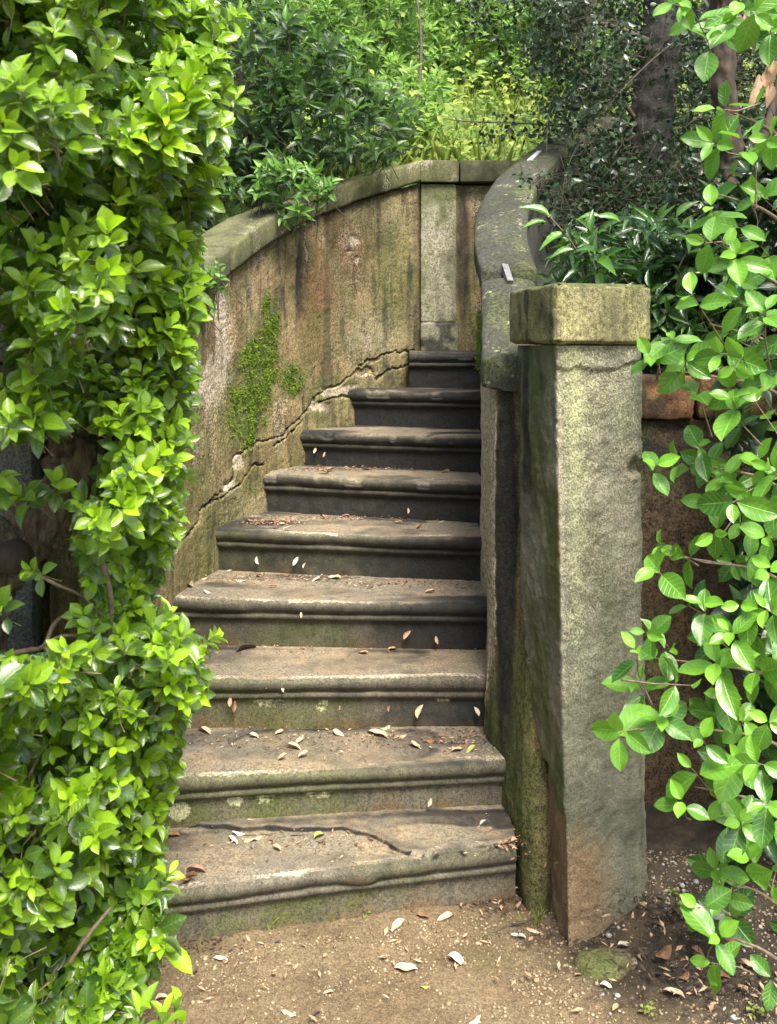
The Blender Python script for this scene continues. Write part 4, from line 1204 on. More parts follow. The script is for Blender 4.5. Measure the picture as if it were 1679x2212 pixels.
shrub('laurel_shrub', 'dark green laurel shrub overhanging the coping of the curved wall', 'shrub', M['laurel'], M['darktwig'],
      [(330, -80), (520, -80), (600, 40), (700, 90), (800, 160), (880, 250), (890, 330), (780, 365), (700, 380), (620, 430), (500, 470), (420, 520), (340, 560)], (4.2, 5.4), 620, .078, .38, 8, (-.25, .40), 'lance', 300, clear=-.3,
      stems=(([(700, 420, 4.9), (640, 300, 4.9), (590, 200, 4.8), (560, 60, 4.8)], [.02, .015, .008]), ([(560, 470, 4.6), (540, 350, 4.6), (520, 180, 4.7), (500, 40, 4.7)], [.024, .016, .01]), ([(780, 380, 5.0), (740, 250, 5.1), (700, 120, 5.1)], [.012, .008])))
shrub('laurel_sapling', 'light green young laurel shoots spilling over the curved coping', 'shrub', M['laurel'], M['darktwig'],
      [(520, 380), (640, 360), (735, 400), (700, 440), (655, 500), (600, 470), (560, 440)], (4.05, 4.22), 34, .062, .42, 7, (.25, .9), 'lance', 240, clear=None, base=(-.45, 4.35, 1.95))
shrub('laurel_seedling', 'small leafy seedling growing on the coping end beside the hedge', 'plant', M['laurel'], M['twig'],
      [(420, 560), (490, 590), (470, 650), (440, 690), (415, 640)], (3.52, 3.62), 16, .034, .6, 6, (.3, .8), 'lance', 100, clear=None, base=(-.69, 3.65, 1.78))
for i, (rg, Ds, nn, tn) in enumerate([
        ([(470, -80), (700, -80), (800, 100), (820, 260), (700, 300), (520, 200)], (5.8, 7.2), 420, (-.15, .7)),
        ([(660, -80), (900, -80), (940, 150), (900, 280), (780, 270), (700, 120)], (6.0, 7.8), 480, (-.15, .95)),
        ([(860, -80), (1120, -80), (1160, 80), (1060, 190), (900, 180)], (6.6, 8.6), 620, (-.1, .9)),
        ([(1040, 30), (1240, -80), (1400, -60), (1360, 200), (1200, 220), (1080, 200)], (6.4, 8.4), 480, (-.1, .8)),
        ([(-700, -400), (360, -400), (420, 400), (-700, 500)], (4.6, 6.2), 420, (.05, .5)),
        ([(820, 150), (960, 170), (960, 330), (860, 330), (800, 260)], (5.3, 6.4), 110, (.2, .9)),
        ]):
    shrub('bank_shrub', ['bright shrub with narrow leaves on the bank behind the curved wall', 'tallest light green shrub on the bank, above the wall corner', 'pale green shrub at the top centre of the bank', 'light green shrub between the bank top and the dark trunk', 'shrub on the bank hidden behind the left hedge', 'low bright shrub just behind the wall corner'][i], 'shrub',
          M['bright'], M['darktwig'], rg, Ds, nn, .085, .34, 8, tn, 'far', 0 if i in (2, 3, 4) else 150, clear=-.1,
          stems=(([((rg[0][0] + rg[1][0]) / 2, rg[-2][1] + 40, Ds[0] + .3), ((rg[0][0] + rg[1][0]) / 2 + 20, 100, Ds[0] + .5), ((rg[0][0] + rg[1][0]) / 2, -60, Ds[0] + .6)], [.015, .01, .006]),))

# small ground plants, weeds and grass over the bank
LV = Leaves('far')
r = np.random.default_rng(21)
n = 26000
x = r.uniform(-3.2, 4.2, n); y = 4.95 + 8.5 * r.uniform(0, 1, n) ** 1.3
hz = hill_z(x, y)
for i in range(n):
    hgt = abs(r.normal(0, .13 * (.4 + 1.2 * (math.sin(x[i] * 3.1 + y[i]) * math.sin(y[i] * 2.3 - x[i]) > 0)))) + 0.02
    d = np.array([r.normal(0, 1), r.normal(-.3, 1), r.normal(.1, .5)])
    LV.add(np.array([x[i], y[i], hz[i] + hgt]), d, np.array([r.normal(0, .5), r.normal(-.5, .5), 1]), r.uniform(.025, .065) * (1 + .04 * (y[i] - 5)), r.uniform(.4, .95), r.uniform(.0, 1.0) ** 1.5)
ob = emit(LV, M['weed'], None, 0, stuffname='ground_cover') if False else None
class _D: pass
def stuff_leaves(LV, mat, name):
    P, X, D, N, L, Wd, Tn = LV.arrays(); tv, tf, tuv = SH[LV.shape]; Lx = L[:, None, None]
    V = P[:, None, :] + X[:, None, :] * (tv[None, :, 0:1] * Lx * Wd[:, None, None]) + D[:, None, :] * (tv[None, :, 1:2] * Lx) + N[:, None, :] * (tv[None, :, 2:3] * Lx)
    Fc = (tf[None] + (np.arange(len(P)) * len(tv))[:, None, None]).reshape(-1, 4)
    return obj(name, V.reshape(-1, 3), Fc, mat, None, kind='stuff', attrs={'tint': np.repeat(Tn, len(tv))}, uv=np.tile(tuv, (len(P), 1)))
tag(stuff_leaves(LV, M['weed'], 'ground_cover'), 'yellow green weeds and creepers covering the sunny bank behind the wall', 'weeds')
LV = Leaves('far')
for i in range(3000):
    x_ = r.uniform(-2.5, 3.5); y_ = 4.95 + 6 * r.uniform(0, 1) ** 1.5
    h_ = hill_z(np.array([x_]), np.array([y_]))[0]
    LV.add(np.array([x_, y_, h_ - .02]), np.array([r.normal(0, .25), r.normal(-.1, .25), 1]), np.array([r.normal(0, 1), -1, .2]), r.uniform(.08, .26), .022, r.uniform(.2, 1))
tag(stuff_leaves(LV, M['weed'], 'tall_grass'), 'tall thin grass blades among the weeds on the bank', 'grass')

# far tree masses at the head of the bank
for i, (xc, D, tn) in enumerate([(-3.2, 10.5, .5), (-0.8, 11.5, .9), (1.2, 12, 1.0), (3.4, 11, .5), (6.0, 10, .3), (-6.5, 10, .3)]):
    b = hill_z(np.array([xc]), np.array([D]))[0]
    th = thing('bank_tree', (xc, D, b), ['leafy tree on the bank top, above the left hedge', 'pale leafy tree at the bank top, left of centre', 'palest leafy tree at the bank top, behind the wall corner', 'leafy tree at the bank top, behind the dark trunk', 'leafy tree far right on the bank top, out of the picture', 'leafy tree far left on the bank top, out of the picture'][i], 'tree')
    LV, TW = Leaves('far'), Batch()
    for k in range(330):
        v = rvec(); v = unit(v) * rnd.random() ** .4
        p = np.array([xc, D, b + 1.5]) + v * [1.7, 1.2, 1.6]
        sprig(LV, None, p, unit(v + [0, -.3, .6]) + rvec(.3), 8, .13, .42, .1, (.1 * tn, tn))
    emit(LV, M['bright'], th, 0, stuffname='crown')
    limb(th, [(xc, D, b - .1), (xc + .1, D, b + .9), (xc - .05, D, b + 2.2)], [.09, .07, .03], M['bark'], 'trunk', 10, 10, .2, i)

# ---- dark tree and undergrowth on the right ---------------------------------
dt = thing('dark_tree', W(1420, 470, 4.9), 'dark-trunked tree with masses of tiny dark leaves, upper right behind the parapet', 'tree')
limb(dt, [W(1375, 560, 4.75), W(1395, 360, 4.75), W(1412, 220, 4.78), W(1432, 90, 4.8), W(1438, -60, 4.85), W(1450, -300, 4.9)], [.125, .11, .10, .095, .095, .08], M['darkbark'], 'trunk', 26, 24, .22, 300)
for pts, rr in (([(1400, 300, 4.75), (1330, 200, 4.7), (1250, 150, 4.6), (1180, 120, 4.5)], .012), ([(1430, 100, 4.8), (1330, 60, 4.7), (1200, 30, 4.6), (1150, 60, 4.5)], .014), ([(1400, 330, 4.7), (1300, 330, 4.4), (1180, 350, 4.2), (1095, 395, 4.05)], .006), ([(1390, 380, 4.6), (1280, 290, 4.5), (1180, 270, 4.4), (1010, 262, 4.3), (960, 256, 4.3)], .006), ([(1500, 60, 4.6), (1420, 120, 4.3), (1340, 200, 4.2), (1240, 330, 4.1), (1220, 420, 4.05)], .004), ([(1480, 380, 4.2), (1380, 420, 4.1), (1280, 440, 4.0), (1190, 420, 3.95)], .005), ([(1310, -40, 4.4), (1240, 100, 4.3), (1190, 220, 4.2), (1180, 330, 4.1)], .004)):
    limb(dt, [W(*q) for q in pts], [rr, rr * .7, rr * .3], M['darktwig'], 'branch', 6, 10, .2, 3)
LV, TW = Leaves('tiny'), Batch()
def tiny_cloud(region, Ds, n, leaf=.034, dens=None, k=6):
    x0, x1 = min(p[0] for p in region), max(p[0] for p in region); y0, y1 = min(p[1] for p in region), max(p[1] for p in region)
    c = 0; t = 0
    while c < n and t < n * 15:
        t += 1
        px, py = rnd.uniform(x0, x1), rnd.uniform(y0, y1)
        if not inside(np.array([px]), np.array([py]), region)[0]: continue
        if vnoise(np.array([[px / 60, py / 60, 0]]), 5)[0] < .38 and rnd.random() < .7: continue
        p = W(px, py, rnd.uniform(*Ds))
        if 1362 < px < 1480 and py < 345 and p[1] < 4.8 and rnd.random() < .85: continue
        if p[1] < 4.9 and p[0] < 0.9 and p[1] > 3 and p[2] < 1.9: continue
        sprig(LV, TW, p, np.array([-.5, -.3, -.1]) + rvec(.6), k, leaf * rnd.uniform(.7, 1.15), .62, .1, (0, .5), (75, 60), .1, True, .001)
        c += 1
tiny_cloud([(1180, -80), (1260, -80), (1690, -80), (1690, 560), (1250, 560), (1240, 300), (1290, 250), (1240, 120), (1190, 40)], (3.9, 5.4), 2100)
tiny_cloud([(1230, -80), (1690, -80), (1690, 420), (1270, 420), (1260, 150)], (5.2, 6.2), 700, .05, k=8)
tiny_cloud([(1140, -80), (1240, -80), (1300, 250), (1220, 290), (1160, 200)], (4.1, 4.6), 260)
tiny_cloud([(940, -80), (1200, -80), (1180, 240), (1080, 160)], (4.4, 5.0), 110)
tiny_cloud([(1100, 395), (1190, 370), (1300, 400), (1300, 440), (1180, 460)], (3.9, 4.1), 36)
tiny_cloud([(1000, 240), (1180, 250), (1240, 300), (1050, 300)], (4.2, 4.4), 22)
tiny_cloud([(1275, 280), (1500, 280), (1700, 280), (1700, 650), (1180, 650), (1180, 480), (1250, 400)], (4.1, 5.0), 1500, k=8)
tiny_cloud([(1700, -300), (2600, -300), (2600, 600), (1700, 600)], (3.9, 5.4), 500)
for rx in ([(1190, 390), (1500, 330), (1700, 330), (1700, 640), (1200, 640)],): tiny_cloud(rx, (3.7, 4.3), 420)
emit(LV, M['tiny'], dt, 0)
emit_twigs(TW, M['darktwig'], dt)
rt = thing('young_tree', W(1580, 700, 3.6), 'slim red-brown tree stem standing behind the right bush', 'tree')
limb(rt, [W(1630, 900, 3.4), W(1600, 600, 3.4), W(1582, 350, 3.4), W(1565, 180, 3.4), W(1560, -60, 3.4), W(1565, -350, 3.4)], [.034, .036, .036, .04, .04, .03], M['redbark'], 'trunk', 40, 40, .3, 310)
limb(rt, [W(1590, 420, 3.4), W(1650, 300, 3.5), W(1700, 100, 3.6)], [.02, .016, .01], M['redbark'], 'branch', 8, 10, .15, 311)

shrub('glossy_undergrowth', 'dark glossy lance-leaved shrub growing just behind the pillar cap', 'shrub', M['glossy'], M['darktwig'],
      [(1235, 535), (1300, 490), (1500, 480), (1560, 560), (1560, 800), (1410, 800), (1405, 640), (1215, 640), (1210, 590)], (2.98, 3.6), 150, .085, .30, 6, (.0, .32), 'lance', 300, axis=(-.35, -.45, .6), jit=.35, clear=None, base=(.95, 3.4, 1.5), el=(80, 50), length=.07)
LVx = Leaves('lance'); 
lg = bpy.data.objects[[o.name for o in bpy.data.objects if o.name.startswith('glossy_undergrowth')][0]]
for (a_, b_, D, d, n_, L, t_) in [(1188, 468, 3.05, (-.9, -.1, .5), (.3, -.6, .7), .10, .9), (1180, 480, 3.05, (-1, -.2, -.05), (0, -.7, .8), .075, .95), (1225, 505, 3.05, (-1, -.2, -.35), (-.2, -.6, .8), .10, .85), (1240, 540, 3.05, (-1, -.2, -.15), (0, -.7, .8), .08, .6), (1300, 470, 3.1, (-.8, 0, .1), (0, -.6, .8), .08, .7), (1340, 480, 3.1, (-.8, -.2, .3), (0, -.7, .7), .09, .8), (1460, 470, 3.1, (.6, -.2, .6), (-.4, -.7, .5), .09, .5), (1275, 500, 3.05, (.1, 0, 1), (-.3, -.9, .2), .075, .4)]:
    LVx.add(W(a_, b_, D), np.array(d, float), np.array(n_, float), L, .33, t_)
emit(LVx, M['glossy'], lg, 20)
limb(lg, [W(1330, 640, 3.2), W(1260, 560, 3.1), W(1225, 510, 3.05), W(1190, 470, 3.05)], [.004, .003, .0015], M['twig'], 'stem', 6, 8)
shrub('ivy_tangle', 'dense dark foliage filling the gap between the brick wall and the right bush', 'shrub', M['tiny'], M['darktwig'],
      [(1400, 560), (1700, 300), (2100, 300), (2100, 770), (1400, 770)], (3.02, 3.6), 420, .075, .5, 6, (.0, .45), 'lance', 60, clear=None, base=(1.2, 3.3, 1.5))
shrub('shaded_bush', 'shaded dark leaves low on the earthy wall behind the right bush', 'shrub', M['tiny'], M['darktwig'],
      [(1560, 800), (2000, 800), (2000, 2000), (1620, 2050), (1560, 1900), (1590, 1500), (1560, 1200)], (2.6, 2.93), 210, .08, .5, 6, (.0, .5), 'lance', 60, clear=None, base=(1.2, 2.8, .12))

# ------------------------------------------------------------------ gravel, litter and fallen leaves
ico = None
def ico_data():
    t = (1 + 5 ** .5) / 2
    v = np.array([(-1, t, 0), (1, t, 0), (-1, -t, 0), (1, -t, 0), (0, -1, t), (0, 1, t), (0, -1, -t), (0, 1, -t), (t, 0, -1), (t, 0, 1), (-t, 0, -1), (-t, 0, 1)], float)
    v /= np.linalg.norm(v[0])
    f = np.array([(0, 11, 5), (0, 5, 1), (0, 1, 7), (0, 7, 10), (0, 10, 11), (1, 5, 9), (5, 11, 4), (11, 10, 2), (10, 7, 6), (7, 1, 8), (3, 9, 4), (3, 4, 2), (3, 2, 6), (3, 6, 8), (3, 8, 9), (4, 9, 5), (2, 4, 11), (6, 2, 10), (8, 6, 7), (9, 8, 1)])
    return v, f
iv, if_ = ico_data()
def stones(name, n, xr_, yr_, s0, s1, mat, seed, zf=None, keep=None, label=None, cat='gravel', sink=.3):
    r = np.random.default_rng(seed)
    x = r.uniform(*xr_, n); y = r.uniform(*yr_, n)
    if keep is not None:
        m = keep(x, y, r); x, y = x[m], y[m]; n = len(x)
    z = (zf or ground_z)(x, y)
    s = s0 * (s1 / s0) ** (r.uniform(0, 1, n) ** 2.2)
    sc = s[:, None] * r.uniform(.65, 1.25, (n, 3)) * [1, 1, .7]
    a = r.uniform(0, 6.28, n)
    V = iv[None] * sc[:, None, :] * (1 + r.uniform(-.13, .13, (n, 12, 1)))
    Vx = V[:, :, 0] * np.cos(a)[:, None] - V[:, :, 1] * np.sin(a)[:, None]; Vy = V[:, :, 0] * np.sin(a)[:, None] + V[:, :, 1] * np.cos(a)[:, None]
    V = np.stack([Vx + x[:, None], Vy + y[:, None], V[:, :, 2] + (z + s * sink)[:, None]], 2)
    o = obj(name, V.reshape(-1, 3), (if_[None] + (np.arange(n) * 12)[:, None, None]).reshape(-1, 3), mat, None, kind='stuff')
    return tag(o, label, cat)
dens_f = lambda x, y, r: (fbm(np.stack([x, y, x * 0], 1), 5, 3, 20) - .12 * sstep(.45, .7, x) + 0.15 * sstep(2.1, 2.5, y)) > r.uniform(.3, .75, len(x))
off_step = lambda x, y: ~((x < .36) & (y > 2.36 + (x + .88) * .238))
stones('gravel', 26000, (-.9, 1.1), (1.62, 2.75), .0014, .0048, M['pebble'], 31, keep=lambda x, y, r: dens_f(x, y, r) & off_step(x, y), label='fine tan gravel scattered over the earth path')
stones('gravel', 700, (-.8, 1.1), (1.62, 2.75), .004, .0085, M['pebble'], 32, keep=lambda x, y, r: dens_f(x, y, r) & off_step(x, y), label='coarser tan pebbles on the path near the steps and pillar')
stones('gravel', 500, (.5, 1.05), (1.75, 2.72), .003, .009, M['pebble2'], 33, keep=lambda x, y, r: dens_f(x, y, r), label='grey and white pebbles on the dark soil right of the pillar')
# a mossy stone at the pillar's foot
V = []
nu, nv = 40, 24
for i in range(nv):
    th_ = math.pi * i / (nv - 1) * .5
    for j in range(nu):
        ph = 2 * math.pi * j / nu
        V.append((math.cos(ph) * math.cos(th_), math.sin(ph) * math.cos(th_), math.sin(th_)))
V = np.array(V) * [.085, .06, .035]
c = on_z(1315, 2075, 0.02); V = V + [c[0], c[1], 0.0]
V = displace(V, .012, 14, 4, 400)
tag(obj('stone', V, grid_faces(nv, nu, True), M['rock'], None, attrs={'moss': .7 * mask_rand(V, 14, .42, .55, 401)}, origin=(c[0], c[1], 0)), 'low mossy stone half buried at the foot of the pillar', 'stone')

def tread_z(k): return ST[k][0]
dry_meshes = {}
def dry_shape(v):
    V, Fc, UV = leaf_shape(7, 4, .5, 1, [.3, .55, -.3][v], [.18, .35, .12][v], 1.0, .75)
    V = V.copy(); V[:, 1] -= .5; V[:, 0] += .12 * np.sin(V[:, 1] * 3) ** 2 * (1 if v else -1)
    return V, Fc, UV
words = {'pale': 'beige', 'white': 'whitish', 'brown': 'brown', 'dark': 'dark', 'green': 'green', 'tan': 'tan'}
ordn = ['lowest', 'second lowest', 'third lowest', 'fourth lowest', 'fifth lowest', 'fourth highest', 'third highest', 'second highest', 'highest']
seen_labels = {}
def dry_leaf(px, py, k, colour='pale', L=28, stand=False, w=.42, ang=None):
    z = (ground_z(*[np.array([v]) for v in on_z(px, py, 0)[:2]])[0] if k < 0 else ST[k][0])
    if k == -2: z = .06
    v = rnd.randrange(3)
    key = (colour, v)
    if key not in dry_meshes:
        V, Fc, UV = dry_shape(v); dry_meshes[key] = make_mesh('dry_leaf', V, Fc, None, M['dry_' + colour], True, UV)
    if stand:      # propped against a riser: px, py on the riser of step k+1
        zz = z + .02; kk = k + 1
        fx, fy = fronts[kk]
        D = 3.0
        for _ in range(8):
            x_ = (px - CX) * D / F; D = float(np.interp(x_, fx, fy)) + .008
        p = np.array([(px - CX) * D / F, D, EYE - (py - HY) * D / F])
    else: p = on_z(px, py, z)
    length = L * p[1] / F * (0.72 if stand else 1)
    o = bpy.data.objects.new('dry_leaf', dry_meshes[key]); COL.objects.link(o)
    a = ang if ang is not None else (rnd.uniform(-.9, .9) + math.pi / 2 + (math.pi if rnd.random() < .5 else 0))
    if stand:
        o.rotation_euler = (math.radians(rnd.uniform(60, 80)), rnd.uniform(-.7, .7), rnd.uniform(-.6, .6)); p[1] -= .005
    else:
        o.rotation_euler = (rnd.uniform(-.22, .22), rnd.uniform(-.22, .22), a); p[2] += .006
    o.scale = (length * w * 1.25, length * 1.25, length * 1.1)
    o.location = Vector(p)
    if k < 0:
        where = ('on the dark soil by the pillar' if px > 1240 else 'on the path beside the pillar foot' if px > 960 else 'on the path in front of the lowest step' if py < 2020 else 'on the open gravel path')
    elif stand: where = 'propped up behind the %s step' % ordn[k]
    else: where = 'on the %s step, %s' % (ordn[k], 'left' if px < 600 else 'middle' if px < 880 else 'right')
    lab = '%s dry leaf %s' % (words[colour], where) if colour != 'green' else 'green leaf ' + where
    size = 'large ' if L >= 34 else 'small ' if L <= 20 else ''
    lab = size + lab
    tag(o, lab, 'leaf', lab if False else 'fallen leaves ' + where)
    return o
G = -1
LST = [(366, 1782, 0, 'pale', 26), (543, 1784, 0, 'pale', 32), (518, 1801, 0, 'white', 27), (503, 1817, 0, 'white', 24), (536, 1815, 0, 'pale', 28), (555, 1812, 0, 'pale', 22), (689, 1807, 0, 'green', 26), (720, 1764, 0, 'pale', 22), (1046, 1770, 0, 'white', 24), (1049, 1783, 0, 'white', 30), (1008, 1778, 0, 'white', 12), (1098, 1821, 0, 'tan', 40), (1026, 1828, 0, 'pale', 24), (599, 1833, 0, 'pale', 20), (1052, 1801, 0, 'brown', 30), (424, 1880, 0, 'brown', 34), (409, 1898, 0, 'brown', 34), (401, 1906, 0, 'brown', 26), (375, 1806, 0, 'brown', 26), (1080, 1795, 0, 'tan', 28), (1070, 1812, 0, 'brown', 24), (1040, 1760, 0, 'tan', 20), (1090, 1780, 0, 'brown', 22),
       (504, 1998, G, 'pale', 36), (410, 2006, G, 'pale', 28), (438, 2009, G, 'tan', 20), (476, 2076, G, 'white', 26), (351, 2159, G, 'pale', 28), (709, 2148, G, 'pale', 20), (728, 1958, G, 'tan', 34), (772, 1943, G, 'tan', 18), (861, 1946, G, 'pale', 32), (859, 2001, G, 'pale', 34), (1044, 1905, G, 'pale', 42), (999, 1937, G, 'pale', 34), (1033, 1926, G, 'white', 34), (1084, 1942, G, 'pale', 30), (1044, 1952, G, 'dark', 36), (914, 1981, G, 'brown', 26), (964, 1988, G, 'pale', 38), (988, 2077, G, 'white', 36), (1118, 2026, G, 'white', 32), (877, 2096, G, 'pale', 40), (918, 2134, G, 'green', 18), (624, 2190, G, 'pale', 30), (1026, 2207, G, 'white', 28), (679, 2196, G, 'dark', 24), (1155, 2012, G, 'pale', 28),
       (1387, 1928, G, 'tan', 30), (1397, 1966, G, 'tan', 34), (1442, 1900, G, 'tan', 26), (1452, 1873, G, 'green', 26), (1432, 1993, G, 'brown', 40), (1454, 1975, G, 'green', 22), (1437, 2058, G, 'brown', 46), (1350, 2045, G, 'white', 28), (1312, 2135, G, 'white', 26), (1457, 2148, G, 'pale', 38), (1660, 2163, G, 'pale', 30), (1507, 2058, G, 'brown', 28), (1507, 2005, G, 'pale', 24), (1510, 1775, G, 'tan', 34), (1560, 2100, G, 'brown', 36), (1600, 2140, G, 'tan', 30), (1480, 2110, G, 'brown', 30), (1540, 2180, G, 'tan', 28), (1390, 2190, G, 'brown', 24), (1475, 1930, G, 'brown', 30), (1530, 1900, G, 'brown', 34), (1420, 2110, G, 'dark', 28), (1580, 2040, G, 'brown', 34), (1620, 2080, G, 'tan', 30), (1330, 2180, G, 'tan', 22), (1250, 2110, G, 'tan', 20),
       (444, 1582, 1, 'pale', 32), (549, 1592, 1, 'pale', 20), (605, 1585, 1, 'tan', 18), (647, 1603, 1, 'pale', 20), (635, 1615, 1, 'pale', 28), (610, 1638, 1, 'tan', 18), (656, 1632, 1, 'tan', 20), (730, 1588, 1, 'pale', 26), (817, 1587, 1, 'pale', 42), (834, 1574, 1, 'pale', 24), (868, 1591, 1, 'tan', 24), (897, 1613, 1, 'pale', 28), (927, 1601, 1, 'brown', 26), (880, 1567, 1, 'tan', 22), (963, 1552, 1, 'tan', 26), (1017, 1559, 1, 'white', 22), (1019, 1551, 1, 'pale', 20), (990, 1622, 1, 'pale', 30), (1017, 1623, 1, 'green', 30), (535, 1546, 1, 'pale', 34), (838, 1550, 1, 'pale', 16), (1005, 1612, 1, 'brown', 22),
       (532, 1402, 2, 'dark', 46), (537, 1376, 2, 'white', 16), (618, 1390, 2, 'tan', 18), (729, 1389, 2, 'pale', 20), (785, 1412, 2, 'tan', 22), (849, 1404, 2, 'tan', 22), (654, 1402, 2, 'brown', 14), (410, 1369, 2, 'pale', 26), (900, 1395, 2, 'brown', 16), (980, 1400, 2, 'brown', 14), (470, 1410, 2, 'brown', 14),
       (405, 1265, 3, 'pale', 46), (497, 1233, 3, 'white', 18), (442, 1251, 3, 'pale', 16), (639, 1235, 3, 'white', 30), (722, 1250, 3, 'pale', 30), (754, 1239, 3, 'white', 16), (616, 1230, 3, 'white', 14), (685, 1255, 3, 'pale', 20), (520, 1255, 3, 'white', 22), (560, 1245, 3, 'tan', 18), (450, 1280, 3, 'white', 18), (840, 1262, 3, 'brown', 18), (1000, 1270, 3, 'brown', 16), (800, 1270, 3, 'tan', 16), (930, 1280, 3, 'tan', 18), (590, 1268, 3, 'brown', 16),
       (621, 1143, 4, 'white', 18), (609, 1134, 4, 'white', 12), (667, 1109, 4, 'white', 14), (954, 1131, 4, 'white', 12), (745, 1118, 4, 'brown', 18), (700, 1120, 4, 'brown', 18), (580, 1130, 4, 'dark', 20), (560, 1122, 4, 'dark', 18), (540, 1128, 4, 'brown', 16), (595, 1140, 4, 'dark', 14), (860, 1130, 4, 'tan', 16), (905, 1140, 4, 'brown', 18),
       (630, 1003, 5, 'pale', 20), (701, 1021, 5, 'tan', 22), (712, 1017, 5, 'brown', 18), (855, 1007, 5, 'tan', 18), (961, 1021, 5, 'pale', 18), (790, 1015, 5, 'brown', 18), (660, 1005, 5, 'brown', 14), (900, 1020, 5, 'brown', 16), (940, 1010, 5, 'brown', 14),
       (724, 905, 6, 'pale', 24), (764, 905, 6, 'pale', 22), (791, 911, 6, 'tan', 18), (805, 908, 6, 'brown', 16), (780, 915, 6, 'brown', 16), (850, 920, 6, 'brown', 16), (745, 912, 6, 'brown', 14), (960, 925, 6, 'brown', 14),
       (860, 830, 7, 'tan', 18), (845, 833, 7, 'tan', 16), (830, 830, 7, 'brown', 16), (875, 834, 7, 'tan', 16), (890, 832, 7, 'brown', 14), (815, 831, 7, 'pale', 14), (852, 837, 7, 'brown', 14), (930, 753, 8, 'brown', 14)]
for (a_, b_, k, c_, L_) in LST:
    k2 = k
    if k < 0 and a_ > 1380 and b_ < 2000: k2 = -2
    dry_leaf(a_, b_, k2, c_, L_)
for (a_, b_, k, c_, L_) in [(878, 1370, 2, 'tan', 26), (615, 1482, 1, 'pale', 28), (576, 1479, 1, 'pale', 18), (505, 1525, 1, 'brown', 28), (905, 1535, 1, 'pale', 34), (1031, 1535, 1, 'white', 24), (929, 1732, 0, 'tan', 22), (556, 1210, 3, 'white', 22), (638, 1211, 3, 'white', 24), (657, 1221, 3, 'tan', 14), (681, 973, 5, 'pale', 16), (701, 982, 5, 'tan', 14), (943, 1382, 2, 'pale', 20), (650, 1327, 2, 'pale', 16), (882, 1103, 4, 'tan', 16), (733, 1527, 1, 'brown', 14), (840, 1530, 1, 'brown', 16), (497, 1515, 1, 'tan', 24)]:
    dry_leaf(a_, b_, k, c_, L_, True)

_g = {}
for o in list(bpy.data.objects):
    if o.name.startswith('dry_leaf') and 'label' in o: _g.setdefault(o['label'], []).append(o)
for lab, L_ in _g.items():
    if len(L_) < 2: continue
    L_.sort(key=lambda o: o.location.x / o.location.y)
    nw = ['two', 'three', 'four', 'five', 'six', 'seven', 'eight', 'nine', 'ten'][len(L_) - 2]
    for i, o in enumerate(L_):
        pos_ = 'leftmost' if i == 0 else 'rightmost' if i == len(L_) - 1 else ('middle' if len(L_) == 3 else ['', 'second from left', 'third from left', 'fourth from left', 'fifth from left', 'sixth from left', 'seventh from left'][i])
        o['label'] = '%s of %s: %s' % (pos_, nw, lab)
# crumbs of bark, twigs and leaf on the treads and soil
def litter(name, spots, mat, seed, label, parent=None, s=(.003, .012)):
    r = np.random.default_rng(seed)
    V, Fc, n = [], [], 0
    for (p, cnt_, sx, sy) in spots:
        for i in range(cnt_):
            q = p + np.array([r.normal(0, sx), r.normal(0, sy), 0.0025 + abs(r.normal(0, .002))])
            L = r.uniform(*s); a = r.uniform(0, 6.28); d = np.array([math.cos(a), math.sin(a), r.normal(0, .2)]) * L; w_ = np.array([-math.sin(a), math.cos(a), 0]) * L * r.uniform(.12, .4)
            V += [q - d, q + w_ + [0, 0, .002], q + d, q - w_]; Fc.append([n, n + 1, n + 2, n + 3]); n += 4
    return tag(obj(name, np.array(V), np.array(Fc), mat, None, kind='stuff', smooth=False), label, 'litter')
sp = []
for (a_, b_, k, cnt_, sx, sy) in [(850, 833, 7, 260, .05, .012), (800, 908, 6, 120, .05, .02), (930, 752, 8, 160, .06, .02), (690, 1015, 5, 60, .1, .03), (850, 1012, 5, 80, .15, .03), (590, 1130, 4, 170, .05, .02), (750, 1120, 4, 80, .2, .03), (450, 1340, 3, 0, .1, .1), (400, 1370, 2, 260, .05, .05), (700, 1395, 2, 60, .25, .05), (560, 1250, 3, 90, .2, .03), (850, 1262, 3, 70, .2, .03), (700, 1600, 1, 90, .25, .05), (1000, 1600, 1, 60, .05, .05), (1080, 1790, 0, 260, .035, .06), (750, 1810, 0, 90, .3, .06), (490, 1320, 3, 0, 0, 0)]:
    sp.append((on_z(a_, b_, ST[k][0]), cnt_, sx, sy))
litter('leaf_litter', [(a_, int(b_ * 1.3), c_, d_) for a_, b_, c_, d_ in sp], M['dry_tan'], 54, 'tan specks of dry leaf strewn over the step treads', s=(.002, .009))
litter('leaf_litter', [(a_, b_ * 2, c_, d_) for a_, b_, c_, d_ in sp], M['dry_dark'], 55, 'dark bits of bark and leaf gathered along the backs of the treads', s=(.002, .008))
litter('leaf_litter', sp, M['dry_brown'], 51, 'brown crumbs of leaf and twig strewn over the step treads')
sp = [(on_z(1450, 1960, .08), 900, .12, .12), (on_z(1520, 2100, .03), 700, .14, .1), (on_z(1050, 1940, .01), 260, .08, .035), (on_z(700, 1975, .01), 160, .25, .02), (on_z(1180, 2020, .01), 120, .06, .05), (on_z(420, 2030, .01), 200, .07, .04)]
litter('leaf_litter', sp, M['dry_dark'], 52, 'dark leaf crumbs on the soil along the foot of the steps and pillar')
sp = [(on_z(1430, 2000, .08), 90, .14, .12), (on_z(1550, 2120, .03), 90, .12, .1), (on_z(1050, 1930, .01), 120, .08, .03), (on_z(800, 2050, .01), 110, .4, .12)]
litter('leaf_litter', sp, M['dry_tan'], 53, 'tan leaf scraps on the soil near the pillar', s=(.004, .016))

